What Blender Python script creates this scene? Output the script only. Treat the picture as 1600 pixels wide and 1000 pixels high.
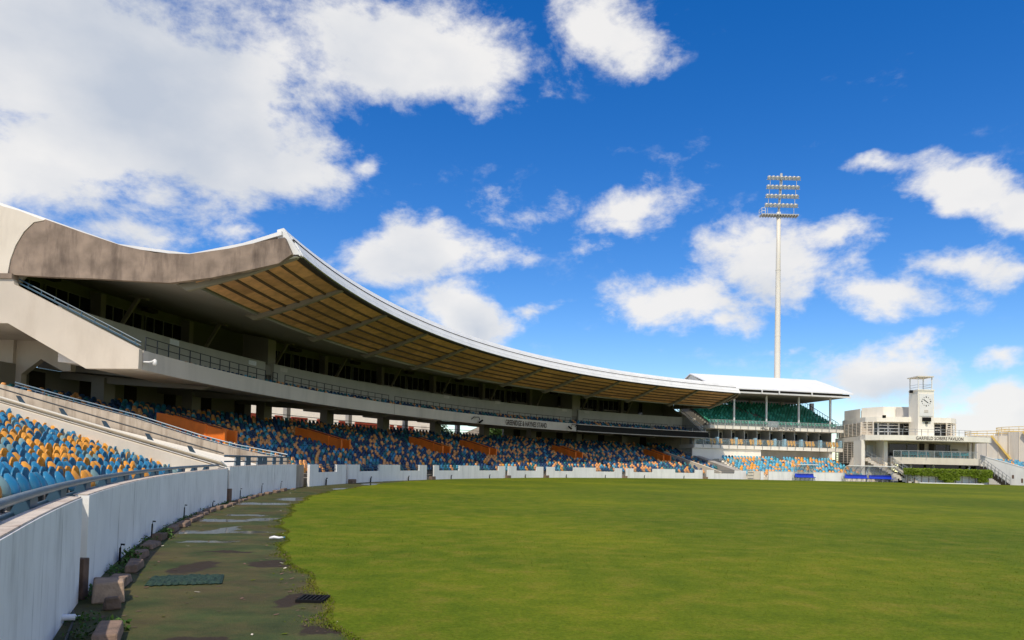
import bpy, math, random
import numpy as np
from mathutils import Vector, Matrix
random.seed(7); RNG = np.random.default_rng(7)
rad = math.radians
for o in list(bpy.data.objects): bpy.data.objects.remove(o)
SC = bpy.context.scene
COL = SC.collection

# ------------------------------------------------------------------ camera
F_PX, EYE, ROLL, PITCH, HOR = 1100.0, 1.5, rad(1.3), rad(2.05), 223.4
_f = np.array([0, math.cos(PITCH), math.sin(PITCH)])
_u0 = np.array([0, -math.sin(PITCH), math.cos(PITCH)])
_r0 = np.array([1.0, 0, 0])
CR = _r0*math.cos(ROLL) + _u0*math.sin(ROLL)
CU = -_r0*math.sin(ROLL) + _u0*math.cos(ROLL)
SHIFT = HOR - F_PX*math.tan(PITCH)
CO = np.array([0, 0, EYE])
cam_data = bpy.data.cameras.new('camera')
cam = bpy.data.objects.new('camera', cam_data); COL.objects.link(cam)
cam_data.sensor_width = 36; cam_data.lens = 36*F_PX/1600; cam_data.shift_y = SHIFT/1600
cam_data.clip_start = 0.05; cam_data.clip_end = 6000
cam.matrix_world = Matrix(((CR[0], CU[0], -_f[0], 0), (CR[1], CU[1], -_f[1], 0), (CR[2], CU[2], -_f[2], EYE), (0, 0, 0, 1)))
SC.camera = cam

def ray(x, y):
    d = _f*F_PX + CR*(x-800) - CU*(y-500-SHIFT)
    return d/np.linalg.norm(d)
def proj(p):
    v = np.array(p, float)-CO; z = v@_f
    return (800+F_PX*(v@CR)/z, 500+SHIFT-F_PX*(v@CU)/z, z)
def ground(x, y, z=0.0):
    d = ray(x, y); return CO + d*((z-EYE)/d[2])
CEN = np.array([60.0, 32.0])                       # centre of the oval's curved stand
def pol(p):
    d = np.array(p[:2])-CEN; return math.hypot(*d), math.degrees(math.atan2(d[1], -d[0])), p[2]
def cyl(x, y, r):
    """pixel on the cylinder of radius r round the oval's centre -> (angle, z)"""
    d = ray(x, y); o = CO[:2]-CEN
    a = d[0]**2+d[1]**2; b = o@d[:2]; c = o@o-r*r
    q = CO + d*((-b+math.sqrt(max(0, b*b-a*c)))/a)
    return pol(q)[1], q[2]
def at(x, y, Y):
    """pixel on the upright plane at depth Y -> (X, z)"""
    d = ray(x, y); q = CO + d*(Y/d[1]); return q[0], q[2]
def P(r, t, z):
    a = rad(t); return (60-r*math.cos(a), 32+r*math.sin(a), z)

# ------------------------------------------------------------------ sun, sky, exposure
SUN_EL = rad(55); _az = np.array([-0.20, -0.98]); _az = _az/np.linalg.norm(_az)
TO_SUN = Vector((_az[0]*math.cos(SUN_EL), _az[1]*math.cos(SUN_EL), math.sin(SUN_EL)))
sl = bpy.data.lights.new('sun', 'SUN'); sl.energy = 3.0; sl.angle = rad(0.6); sl.color = (1.0, 0.90, 0.75)
so = bpy.data.objects.new('sun', sl); COL.objects.link(so)
so.rotation_euler = (-TO_SUN).to_track_quat('-Z', 'Y').to_euler(); so.location = (0, -40, 80)

SC.view_settings.view_transform = 'Standard'; SC.view_settings.look = 'None'
SC.view_settings.exposure = 0.28; SC.view_settings.gamma = 1.0; SC.view_settings.use_curve_mapping = False

W = bpy.data.worlds.new('World'); SC.world = W; W.use_nodes = True
wn, wl = W.node_tree.nodes, W.node_tree.links
wn.clear()
def N(t, **k):
    n = wn.new(t)
    for a, b in k.items(): setattr(n, a, b)
    return n
def wmath(op, a, b=None, c=None, clamp=False):
    n = N('ShaderNodeMath', operation=op); n.use_clamp = clamp
    for i, v in enumerate((a, b, c)):
        if v is None: continue
        if isinstance(v, (int, float)): n.inputs[i].default_value = v
        else: wl.new(v, n.inputs[i])
    return n.outputs[0]
def wnoise(vec, scale, detail, rough=0.55, dist=0.0):
    n = N('ShaderNodeTexNoise'); n.inputs['Scale'].default_value = scale; n.inputs['Detail'].default_value = detail
    n.inputs['Roughness'].default_value = rough; n.inputs['Distortion'].default_value = dist
    wl.new(vec, n.inputs['Vector']); return n
tc = N('ShaderNodeTexCoord')
sky = N('ShaderNodeTexSky'); sky.sky_type = 'NISHITA'; sky.sun_disc = False
sky.sun_elevation = SUN_EL; sky.sun_rotation = math.atan2(_az[0], _az[1]); sky.altitude = 0
sky.air_density = 1.0; sky.dust_density = 0.1; sky.ozone_density = 2.6
hs = N('ShaderNodeHueSaturation'); hs.inputs['Saturation'].default_value = 1.42; hs.inputs['Value'].default_value = 1.30
hs.inputs['Hue'].default_value = 0.512
wl.new(sky.outputs[0], hs.inputs['Color'])
sep = N('ShaderNodeSeparateXYZ'); wl.new(tc.outputs['Generated'], sep.inputs[0])
az = wmath('ARCTAN2', sep.outputs[0], sep.outputs[1]); el = wmath('ARCSINE', sep.outputs[2])
comb = N('ShaderNodeCombineXYZ'); wl.new(az, comb.inputs[0]); wl.new(el, comb.inputs[1])
warp = wnoise(tc.outputs['Generated'], 7.0, 5.0, 0.6)
sub = N('ShaderNodeVectorMath', operation='SUBTRACT'); wl.new(warp.outputs['Color'], sub.inputs[0]); sub.inputs[1].default_value = (0.5, 0.5, 0.5)
sca = N('ShaderNodeVectorMath', operation='MULTIPLY'); wl.new(sub.outputs[0], sca.inputs[0]); sca.inputs[1].default_value = (0.12, 0.075, 0.0)
add = N('ShaderNodeVectorMath', operation='ADD'); wl.new(comb.outputs[0], add.inputs[0]); wl.new(sca.outputs[0], add.inputs[1])
def azel(x, y):
    d = ray(x, y); return math.atan2(d[0], d[1]), math.asin(d[2])
def blob_max(blobs, vec):
    out = None
    for (x, y, a, b, rot, w) in blobs:
        a0, e0 = azel(x, y); c, s = math.cos(rad(rot)), math.sin(rad(rot))
        a, b = a*1.32, b*1.36
        a1, e1 = azel(x+a*c, y+a*s); a2, e2 = azel(x-b*s, y+b*c)
        ra, rb = math.hypot(a1-a0, e1-e0), math.hypot(a2-a0, e2-e0)
        m = N('ShaderNodeMapping', vector_type='TEXTURE')
        m.inputs['Location'].default_value = (a0, e0, 0); m.inputs['Rotation'].default_value = (0, 0, math.atan2(e1-e0, a1-a0))
        m.inputs['Scale'].default_value = (ra, rb, 1)
        wl.new(vec, m.inputs['Vector'])
        g = N('ShaderNodeTexGradient', gradient_type='SPHERICAL'); wl.new(m.outputs[0], g.inputs[0])
        v = wmath('MULTIPLY', g.outputs['Fac'], w)
        out = v if out is None else wmath('SMOOTH_MAX', out, v, 0.12)
    return out
CLOUDS = [  # pixel centre, half axes, tilt in the picture, weight
 (120, 90, 420, 210, 8, 1.25), (330, 180, 220, 140, 25, 1.2), (450, 255, 95, 65, 10, 0.95), (90, 240, 260, 120, 5, 1.15),
 (650, 70, 230, 115, 4, 0.95), (780, 110, 110, 55, 10, 0.62), (930, 40, 130, 60, 22, 0.85), (160, 355, 190, 50, 5, 0.62),
 (400, 362, 90, 22, -3, 0.5), (660, 398, 150, 62, -6, 1.0), (800, 330, 110, 50, -12, 0.6), (1000, 325, 150, 55, -30, 0.62), (560, 260, 70, 22, 5, 0.5),
 (725, 500, 88, 62, 20, 1.2), (640, 470, 60, 20, 0, 0.5), (830, 486, 90, 18, -3, 0.55), (1075, 478, 150, 52, -4, 1.0), (1190, 410, 110, 78, 0, 1.05),
 (1310, 372, 110, 34, -4, 0.8), (1380, 448, 150, 44, 10, 0.95), (1130, 505, 80, 34, 0, 0.85), (1510, 295, 110, 50, 15, 1.05), (1590, 330, 90, 50, 20, 0.95),
 (1510, 418, 150, 38, 9, 0.85), (1365, 596, 150, 56, 4, 1.05), (1470, 640, 110, 40, 0, 0.55), (1590, 645, 80, 60, -10, 1.2), (1570, 565, 75, 26, -8, 0.85),
 (1365, 262, 90, 16, -10, 0.6), (1440, 540, 55, 22, -15, 0.6), (1245, 545, 40, 14, 0, 0.5), (1520, 668, 60, 26, 0, 0.8)]
GREY = [(180, 150, 400, 200, 15, 1.0), (330, 230, 150, 60, 20, 0.6), (600, 70, 200, 90, 0, 0.4), (745, 525, 60, 40, 10, 0.9), (1200, 455, 150, 60, 0, 0.55), (1390, 630, 150, 45, 0, 0.75), (660, 425, 110, 30, 0, 0.4)]
front = blob_max(CLOUDS, add.outputs[0])
grey = blob_max(GREY, add.outputs[0])
big = wnoise(tc.outputs['Generated'], 2.3, 3.0, 0.5)
side = wmath('GREATER_THAN', wmath('ABSOLUTE', az), 0.74)
aside = N('ShaderNodeMapRange'); aside.interpolation_type = 'SMOOTHSTEP'
wl.new(wmath('ABSOLUTE', az), aside.inputs[0]); aside.inputs[1].default_value = 0.70; aside.inputs[2].default_value = 0.95
gen = wmath('MULTIPLY', wmath('MULTIPLY', wmath('SUBTRACT', big.outputs['Fac'], 0.46, clamp=True), 7.0, clamp=True), aside.outputs[0])
mask = wmath('MAXIMUM', front, gen)
mp = N('ShaderNodeMapping'); mp.inputs['Scale'].default_value = (1, 1, 1.7); wl.new(tc.outputs['Generated'], mp.inputs[0])
fine = wnoise(mp.outputs[0], 9.0, 12.0, 0.64, 0.15)
dens0 = wmath('ADD', mask, wmath('MULTIPLY', wmath('SUBTRACT', fine.outputs['Fac'], 0.5), 1.7))
mr = N('ShaderNodeMapRange'); mr.interpolation_type = 'SMOOTHSTEP'; wl.new(dens0, mr.inputs[0]); mr.inputs[1].default_value = 0.20; mr.inputs[2].default_value = 0.70
alpha = wmath('MULTIPLY', mr.outputs[0], wmath('MULTIPLY', mask, 6.0, clamp=True))
shade = wnoise(mp.outputs[0], 6.0, 6.0, 0.5)
gfac = wmath('ADD', wmath('MULTIPLY', grey, 0.95), wmath('MULTIPLY', wmath('SUBTRACT', shade.outputs['Fac'], 0.52), 1.9), clamp=True)
ccol = N('ShaderNodeMixRGB'); wl.new(gfac, ccol.inputs[0])
ccol.inputs[1].default_value = (7.4, 7.3, 7.2, 1); ccol.inputs[2].default_value = (4.5, 4.95, 5.7, 1)
cm = N('ShaderNodeMixRGB'); wl.new(wmath('MULTIPLY', alpha, 0.97), cm.inputs[0]); wl.new(hs.outputs[0], cm.inputs[1]); wl.new(ccol.outputs[0], cm.inputs[2])
bg = N('ShaderNodeBackground'); bg.inputs['Strength'].default_value = 0.1; wl.new(cm.outputs[0], bg.inputs['Color'])
wo = N('ShaderNodeOutputWorld'); wl.new(bg.outputs[0], wo.inputs['Surface'])

# ------------------------------------------------------------------ materials
MATS = {}
def blob_mask(nd, lk, pos, blobs, warp=0.25, wscale=3.0):
    nz = nd.new('ShaderNodeTexNoise'); nz.inputs['Scale'].default_value = wscale; nz.inputs['Detail'].default_value = 7; lk.new(pos, nz.inputs['Vector'])
    s = nd.new('ShaderNodeVectorMath'); s.operation = 'SUBTRACT'; lk.new(nz.outputs['Color'], s.inputs[0]); s.inputs[1].default_value = (.5, .5, .5)
    m = nd.new('ShaderNodeVectorMath'); m.operation = 'MULTIPLY_ADD'; lk.new(s.outputs[0], m.inputs[0]); m.inputs[1].default_value = (warp, warp*2.2, 0); lk.new(pos, m.inputs[2])
    out = None
    for x, y, a, b, rot in blobs:
        q = nd.new('ShaderNodeMapping'); q.vector_type = 'TEXTURE'; c = ground(x, y); q.inputs['Location'].default_value = (c[0], c[1], 0); q.inputs['Rotation'].default_value = (0, 0, rot); q.inputs['Scale'].default_value = (a, b, 1); lk.new(m.outputs[0], q.inputs[0])
        g = nd.new('ShaderNodeTexGradient'); g.gradient_type = 'SPHERICAL'; lk.new(q.outputs[0], g.inputs[0])
        if out is None: out = g.outputs['Fac']
        else:
            mx = nd.new('ShaderNodeMath'); mx.operation = 'MAXIMUM'; lk.new(out, mx.inputs[0]); lk.new(g.outputs['Fac'], mx.inputs[1]); out = mx.outputs[0]
    r = nd.new('ShaderNodeMapRange'); r.interpolation_type = 'SMOOTHSTEP'; lk.new(out, r.inputs[0]); r.inputs[1].default_value = 0.22; r.inputs[2].default_value = 0.42
    return r.outputs[0]
def mat(name, col, rough=0.7, var=0.12, scale=1.5, bump=0.0, bscale=12.0, spec=0.4, metal=0.0, stain=None, rnd=0.0, streak=False):
    """stain = (colour, strength, horizontal scale, vertical scale): run-down streaks; rnd = change per object"""
    m = bpy.data.materials.new(name); m.use_nodes = True
    nt = m.node_tree; nd, lk = nt.nodes, nt.links
    b = nd['Principled BSDF']; b.inputs['Roughness'].default_value = rough; b.inputs['Metallic'].default_value = metal
    b.inputs['Specular IOR Level'].default_value = spec
    geo = nd.new('ShaderNodeNewGeometry')
    nz = nd.new('ShaderNodeTexNoise'); nz.inputs['Scale'].default_value = scale; nz.inputs['Detail'].default_value = 6; lk.new(geo.outputs['Position'], nz.inputs['Vector'])
    rp = nd.new('ShaderNodeMapRange'); lk.new(nz.outputs['Fac'], rp.inputs[0]); rp.inputs[1].default_value = 0.25; rp.inputs[2].default_value = 0.75
    rp.inputs[3].default_value = 1-var; rp.inputs[4].default_value = 1+var
    mx = nd.new('ShaderNodeVectorMath'); mx.operation = 'SCALE'; mx.inputs[0].default_value = col[:3]; lk.new(rp.outputs[0], mx.inputs['Scale'])
    out = mx.outputs[0]
    if rnd:
        oi = nd.new('ShaderNodeObjectInfo'); r2 = nd.new('ShaderNodeMapRange'); lk.new(oi.outputs['Random'], r2.inputs[0])
        r2.inputs[3].default_value = 1-rnd; r2.inputs[4].default_value = 1+rnd
        m3 = nd.new('ShaderNodeVectorMath'); m3.operation = 'SCALE'; lk.new(out, m3.inputs[0]); lk.new(r2.outputs[0], m3.inputs['Scale']); out = m3.outputs[0]
    if stain:
        sc, st, hx, vz = stain
        mpn = nd.new('ShaderNodeMapping'); mpn.inputs['Scale'].default_value = (hx, hx, vz); lk.new(geo.outputs['Position'], mpn.inputs[0])
        r_lo, r_hi = (0.52, 0.80) if streak else (0.48, 0.72)
        n2 = nd.new('ShaderNodeTexNoise'); n2.inputs['Scale'].default_value = 1; n2.inputs['Detail'].default_value = 7; n2.inputs['Roughness'].default_value = 0.65; lk.new(mpn.outputs[0], n2.inputs['Vector'])
        r3 = nd.new('ShaderNodeMapRange'); lk.new(n2.outputs['Fac'], r3.inputs[0]); r3.inputs[1].default_value = r_lo; r3.inputs[2].default_value = r_hi; r3.inputs[4].default_value = st
        mm = nd.new('ShaderNodeMixRGB'); lk.new(r3.outputs[0], mm.inputs[0]); lk.new(out, mm.inputs[1]); mm.inputs[2].default_value = (*sc, 1); out = mm.outputs[0]
    if streak:
        mp2 = nd.new('ShaderNodeMapping'); mp2.inputs['Scale'].default_value = (9, 9, .55); lk.new(geo.outputs['Position'], mp2.inputs[0])
        n5 = nd.new('ShaderNodeTexNoise'); n5.inputs['Scale'].default_value = 1; n5.inputs['Detail'].default_value = 4; n5.inputs['Roughness'].default_value = .6; lk.new(mp2.outputs[0], n5.inputs['Vector'])
        n6 = nd.new('ShaderNodeTexNoise'); n6.inputs['Scale'].default_value = .8; n6.inputs['Detail'].default_value = 3; lk.new(geo.outputs['Position'], n6.inputs['Vector'])
        a5 = nd.new('ShaderNodeMapRange'); lk.new(n5.outputs['Fac'], a5.inputs[0]); a5.inputs[1].default_value = .58; a5.inputs[2].default_value = .78
        a6 = nd.new('ShaderNodeMapRange'); lk.new(n6.outputs['Fac'], a6.inputs[0]); a6.inputs[1].default_value = .42; a6.inputs[2].default_value = .62
        mm5 = nd.new('ShaderNodeMath'); mm5.operation = 'MULTIPLY'; lk.new(a5.outputs[0], mm5.inputs[0]); lk.new(a6.outputs[0], mm5.inputs[1])
        m6 = nd.new('ShaderNodeMixRGB'); lk.new(mm5.outputs[0], m6.inputs[0]); lk.new(out, m6.inputs[1]); m6.inputs[2].default_value = (.17, .15, .12, 1); out = m6.outputs[0]
    lk.new(out, b.inputs['Base Color'])
    if bump:
        n4 = nd.new('ShaderNodeTexNoise'); n4.inputs['Scale'].default_value = bscale; n4.inputs['Detail'].default_value = 8; lk.new(geo.outputs['Position'], n4.inputs['Vector'])
        bp = nd.new('ShaderNodeBump'); bp.inputs['Strength'].default_value = bump; bp.inputs['Distance'].default_value = 0.02; lk.new(n4.outputs['Fac'], bp.inputs['Height']); lk.new(bp.outputs[0], b.inputs['Normal'])
    MATS[name] = m; return m
def clear_mat(name, tint, clear, rough=0.05):
    m = bpy.data.materials.new(name); m.use_nodes = True; nd, lk = m.node_tree.nodes, m.node_tree.links
    b = nd['Principled BSDF']; b.inputs['Base Color'].default_value = (*tint, 1); b.inputs['Roughness'].default_value = rough
    t = nd.new('ShaderNodeBsdfTransparent'); x = nd.new('ShaderNodeMixShader'); x.inputs[0].default_value = 1-clear
    lk.new(t.outputs[0], x.inputs[1]); lk.new(b.outputs[0], x.inputs[2]); lk.new(x.outputs[0], nd['Material Output'].inputs['Surface'])
    MATS[name] = m; return m
mat('wall_white', (0.88, 0.865, 0.83), 0.75, 0.08, 1.3, 0.3, 7, stain=((0.34, 0.32, 0.29), 0.5, 3.4, 0.9), streak=True)
mat('wall_edge', (0.60, 0.52, 0.44), 0.85, 0.2, 3.0, 0.4, 14, stain=((0.22, 0.13, 0.08), 0.7, 4, 1.2))
mat('wall_far', (0.84, 0.83, 0.80), 0.75, 0.05, 0.7, 0, stain=((0.42, 0.42, 0.40), 0.4, 1.6, 0.2))
mat('cream', (0.58, 0.51, 0.42), 0.8, 0.08, 0.5, 0.15, 6, stain=((0.36, 0.29, 0.22), 0.35, 0.8, 0.25))
mat('cream_light', (0.70, 0.63, 0.52), 0.8, 0.07, 0.5, 0.12, 6, stain=((0.45, 0.38, 0.30), 0.3, 1.2, 0.3))
mat('white_cream', (0.86, 0.81, 0.70), 0.7, 0.05, 0.6, 0, stain=((0.55, 0.5, 0.42), 0.25, 1.0, 0.25))
mat('concrete_brown', (0.27, 0.205, 0.155), 0.9, 0.35, 1.3, 0.5, 5, stain=((0.07, 0.05, 0.04), 0.85, 1.3, 0.28))
mat('concrete_stained', (0.40, 0.34, 0.27), 0.9, 0.2, 1.4, 0.4, 8, stain=((0.13, 0.09, 0.06), 0.75, 3.0, 0.3))
mat('concrete', (0.40, 0.38, 0.35), 0.9, 0.12, 1.0, 0.2, 8, stain=((0.22, 0.2, 0.18), 0.4, 1.0, 0.3))
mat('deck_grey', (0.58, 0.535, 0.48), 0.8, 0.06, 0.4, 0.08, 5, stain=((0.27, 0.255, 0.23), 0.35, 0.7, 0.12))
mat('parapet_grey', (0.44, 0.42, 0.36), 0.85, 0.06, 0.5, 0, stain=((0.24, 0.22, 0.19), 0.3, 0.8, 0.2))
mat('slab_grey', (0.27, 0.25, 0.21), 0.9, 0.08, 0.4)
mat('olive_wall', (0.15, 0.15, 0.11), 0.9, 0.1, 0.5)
mat('beam', (0.25, 0.225, 0.165), 0.8, 0.08, 0.8)
mat('dark_gap', (0.035, 0.028, 0.02), 0.9, 0.1)
mat('purlin_brown', (0.10, 0.06, 0.03), 0.8, 0.1)
mat('soffit_wood', (0.60, 0.33, 0.145), 0.75, 0.25, 2.2, 0.1, 20, rnd=0.22)
mat('roof_white', (0.80, 0.80, 0.78), 0.5, 0.03, 0.5, stain=((0.6, 0.6, 0.56), 0.3, 0.6, 0.3))
mat('edge_metal', (0.80, 0.80, 0.77), 0.45, 0.04, 0.6, spec=0.5, stain=((0.5, 0.5, 0.48), 0.35, 0.7, 0.25))
mat('glass_dark', (0.012, 0.014, 0.016), 0.08, 0.1, spec=0.5)
mat('frame_grey', (0.20, 0.20, 0.18), 0.6, 0.05)
mat('frame_white', (0.78, 0.77, 0.74), 0.6, 0.04)
mat('orange_paint', (0.90, 0.21, 0.02), 0.6, 0.1, 1.2, 0.1, 10, stain=((0.36, 0.07, 0.012), 0.35, 1.2, 0.3))
mat('red_panel', (0.42, 0.075, 0.035), 0.7, 0.2, 2.0)
mat('blue_rail', (0.035, 0.085, 0.13), 0.45, 0.15, 3.0, spec=0.5)
mat('blue_rail_light', (0.10, 0.17, 0.23), 0.35, 0.2, 4.0, spec=0.6, stain=((0.22, 0.23, 0.22), 0.6, 5, 5))
mat('dark_rail', (0.022, 0.026, 0.028), 0.5, 0.1)
mat('black', (0.010, 0.010, 0.010), 0.6, 0.1, spec=0.15)
mat('seat_blue', (0.030, 0.190, 0.34), 0.28, 0.16, 2.0, spec=0.5, rnd=0.16)
mat('seat_orange', (0.74, 0.32, 0.035), 0.30, 0.14, 2.0, spec=0.5, rnd=0.14)
mat('seat_grey', (0.19, 0.31, 0.31), 0.5, 0.16, 2.0, rnd=0.2)
mat('seat_bracket', (0.035, 0.045, 0.055), 0.5, 0.1)
mat('seat_green', (0.015, 0.20, 0.115), 0.5, 0.15, 1.0)
mat('seat_green_light', (0.05, 0.36, 0.24), 0.5, 0.15, 1.0)
mat('cube_concrete', (0.40, 0.285, 0.20), 0.95, 0.25, 6.0, 0.7, 20, stain=((0.10, 0.075, 0.055), 0.7, 5, 4))
mat('seat_navy', (0.018, 0.055, 0.135), 0.4, 0.2, 1.0)
mat('seat_teal', (0.03, 0.18, 0.20), 0.4, 0.2, 1.0)
mat('seat_peach', (0.80, 0.37, 0.13), 0.4, 0.2, 1.0)
mat('seat_aqua', (0.10, 0.40, 0.55), 0.4, 0.2, 1.0)
mat('seat_yellow', (0.80, 0.40, 0.03), 0.4, 0.1, 1.0)
mat('pale_blue', (0.30, 0.50, 0.62), 0.5, 0.06)
mat('bench_blue', (0.012, 0.05, 0.52), 0.4, 0.08, spec=0.5)
mat('steel', (0.42, 0.43, 0.43), 0.4, 0.08, metal=0.4)
mat('pole_cream', (0.74, 0.70, 0.61), 0.55, 0.05, 0.4, stain=((0.42, 0.36, 0.28), 0.3, 1, 0.2))
mat('lamp_metal', (0.55, 0.54, 0.50), 0.35, 0.06, metal=0.3)
mat('lamp_glass', (0.60, 0.64, 0.66), 0.08, 0.05, spec=0.8)
mat('block_stone', (0.22, 0.15, 0.11), 0.95, 0.3, 7.0, 0.9, 24, stain=((0.10, 0.08, 0.06), 0.7, 6, 6), rnd=0.25)
mat('brown_board', (0.16, 0.10, 0.07), 0.9, 0.3, 8.0, 0.6, 20)
mat('tank', (0.68, 0.62, 0.52), 0.7, 0.06, 0.4, stain=((0.36, 0.31, 0.25), 0.45, 0.6, 0.05))
mat('yellow_pipe', (0.72, 0.50, 0.13), 0.5, 0.06)
mat('sign_red', (0.035, 0.014, 0.010), 0.6, 0.05)
mat('bark', (0.11, 0.08, 0.055), 0.95, 0.25, 4, 0.5, 10)
mat('leaf', (0.060, 0.115, 0.018), 0.6, 0.45, 1.6, spec=0.3)
mat('leaf_hedge', (0.19, 0.27, 0.018), 0.6, 0.4, 2.5, spec=0.3)
mat('weed', (0.055, 0.12, 0.018), 0.6, 0.4, 6.0, spec=0.3)
mat('puddle', (0.11, 0.11, 0.095), 0.08, 0.1, spec=0.7)
mat('wet_mud', (0.030, 0.019, 0.011), 0.35, 0.25, 9, 0.3, 30)
mat('net_green', (0.018, 0.045, 0.030), 0.7, 0.5, 25, 0.9, 60)
mat('paper_white', (0.75, 0.76, 0.78), 0.5, 0.1, 8)
clear_mat('clear_sheet', (0.40, 0.44, 0.40), 0.5, 0.12)
clear_mat('rail_glass', (0.34, 0.44, 0.45), 0.84, 0.05)

# grass: short turf with lush and tired patches, fine relief
def grass_mat(name, blades=False):
    m = bpy.data.materials.new(name); m.use_nodes = True; nd, lk = m.node_tree.nodes, m.node_tree.links
    b = nd['Principled BSDF']; b.inputs['Roughness'].default_value = 0.85; b.inputs['Specular IOR Level'].default_value = 0.04
    g = nd.new('ShaderNodeNewGeometry')
    def nz(s, d, r=0.6):
        n = nd.new('ShaderNodeTexNoise'); n.inputs['Scale'].default_value = s; n.inputs['Detail'].default_value = d; n.inputs['Roughness'].default_value = r
        lk.new(g.outputs['Position'], n.inputs['Vector']); return n.outputs['Fac']
    def ramp(f, st):
        r = nd.new('ShaderNodeValToRGB'); e = r.color_ramp.elements
        e[0].position, e[0].color = st[0][0], (*st[0][1], 1); e[1].position, e[1].color = st[-1][0], (*st[-1][1], 1)
        for p_, c_ in st[1:-1]:
            x = e.new(p_); x.color = (*c_, 1)
        lk.new(f, r.inputs[0]); return r.outputs[0]
    a = ramp(nz(0.10, 5), [(0.36, (0.072, 0.118, 0.010)), (0.49, (0.122, 0.165, 0.010)), (0.63, (0.220, 0.240, 0.012))])
    c = ramp(nz(1.6, 8, 0.72), [(0.34, (0.055, 0.098, 0.008)), (0.49, (0.105, 0.142, 0.010)), (0.60, (0.165, 0.155, 0.022)), (0.72, (0.215, 0.165, 0.045))])
    mx = nd.new('ShaderNodeMixRGB'); mx.inputs[0].default_value = 0.55; lk.new(a, mx.inputs[1]); lk.new(c, mx.inputs[2])
    d = ramp(nz(22, 6, 0.8), [(0.3, (0.60, 0.62, 0.60)), (0.7, (1.32, 1.28, 1.28))])
    mu = nd.new('ShaderNodeMixRGB'); mu.blend_type = 'MULTIPLY'; mu.inputs[0].default_value = 1.0; lk.new(mx.outputs[0], mu.inputs[1]); lk.new(d, mu.inputs[2])
    lk.new(mu.outputs[0], b.inputs['Base Color'])
    if not blades:
        bp = nd.new('ShaderNodeBump'); bp.inputs['Strength'].default_value = 0.45; bp.inputs['Distance'].default_value = 0.02; lk.new(nz(45, 5, 0.7), bp.inputs['Height']); lk.new(bp.outputs[0], b.inputs['Normal'])
    MATS[name] = m
grass_mat('grass'); grass_mat('grass_blade', True)
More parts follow.
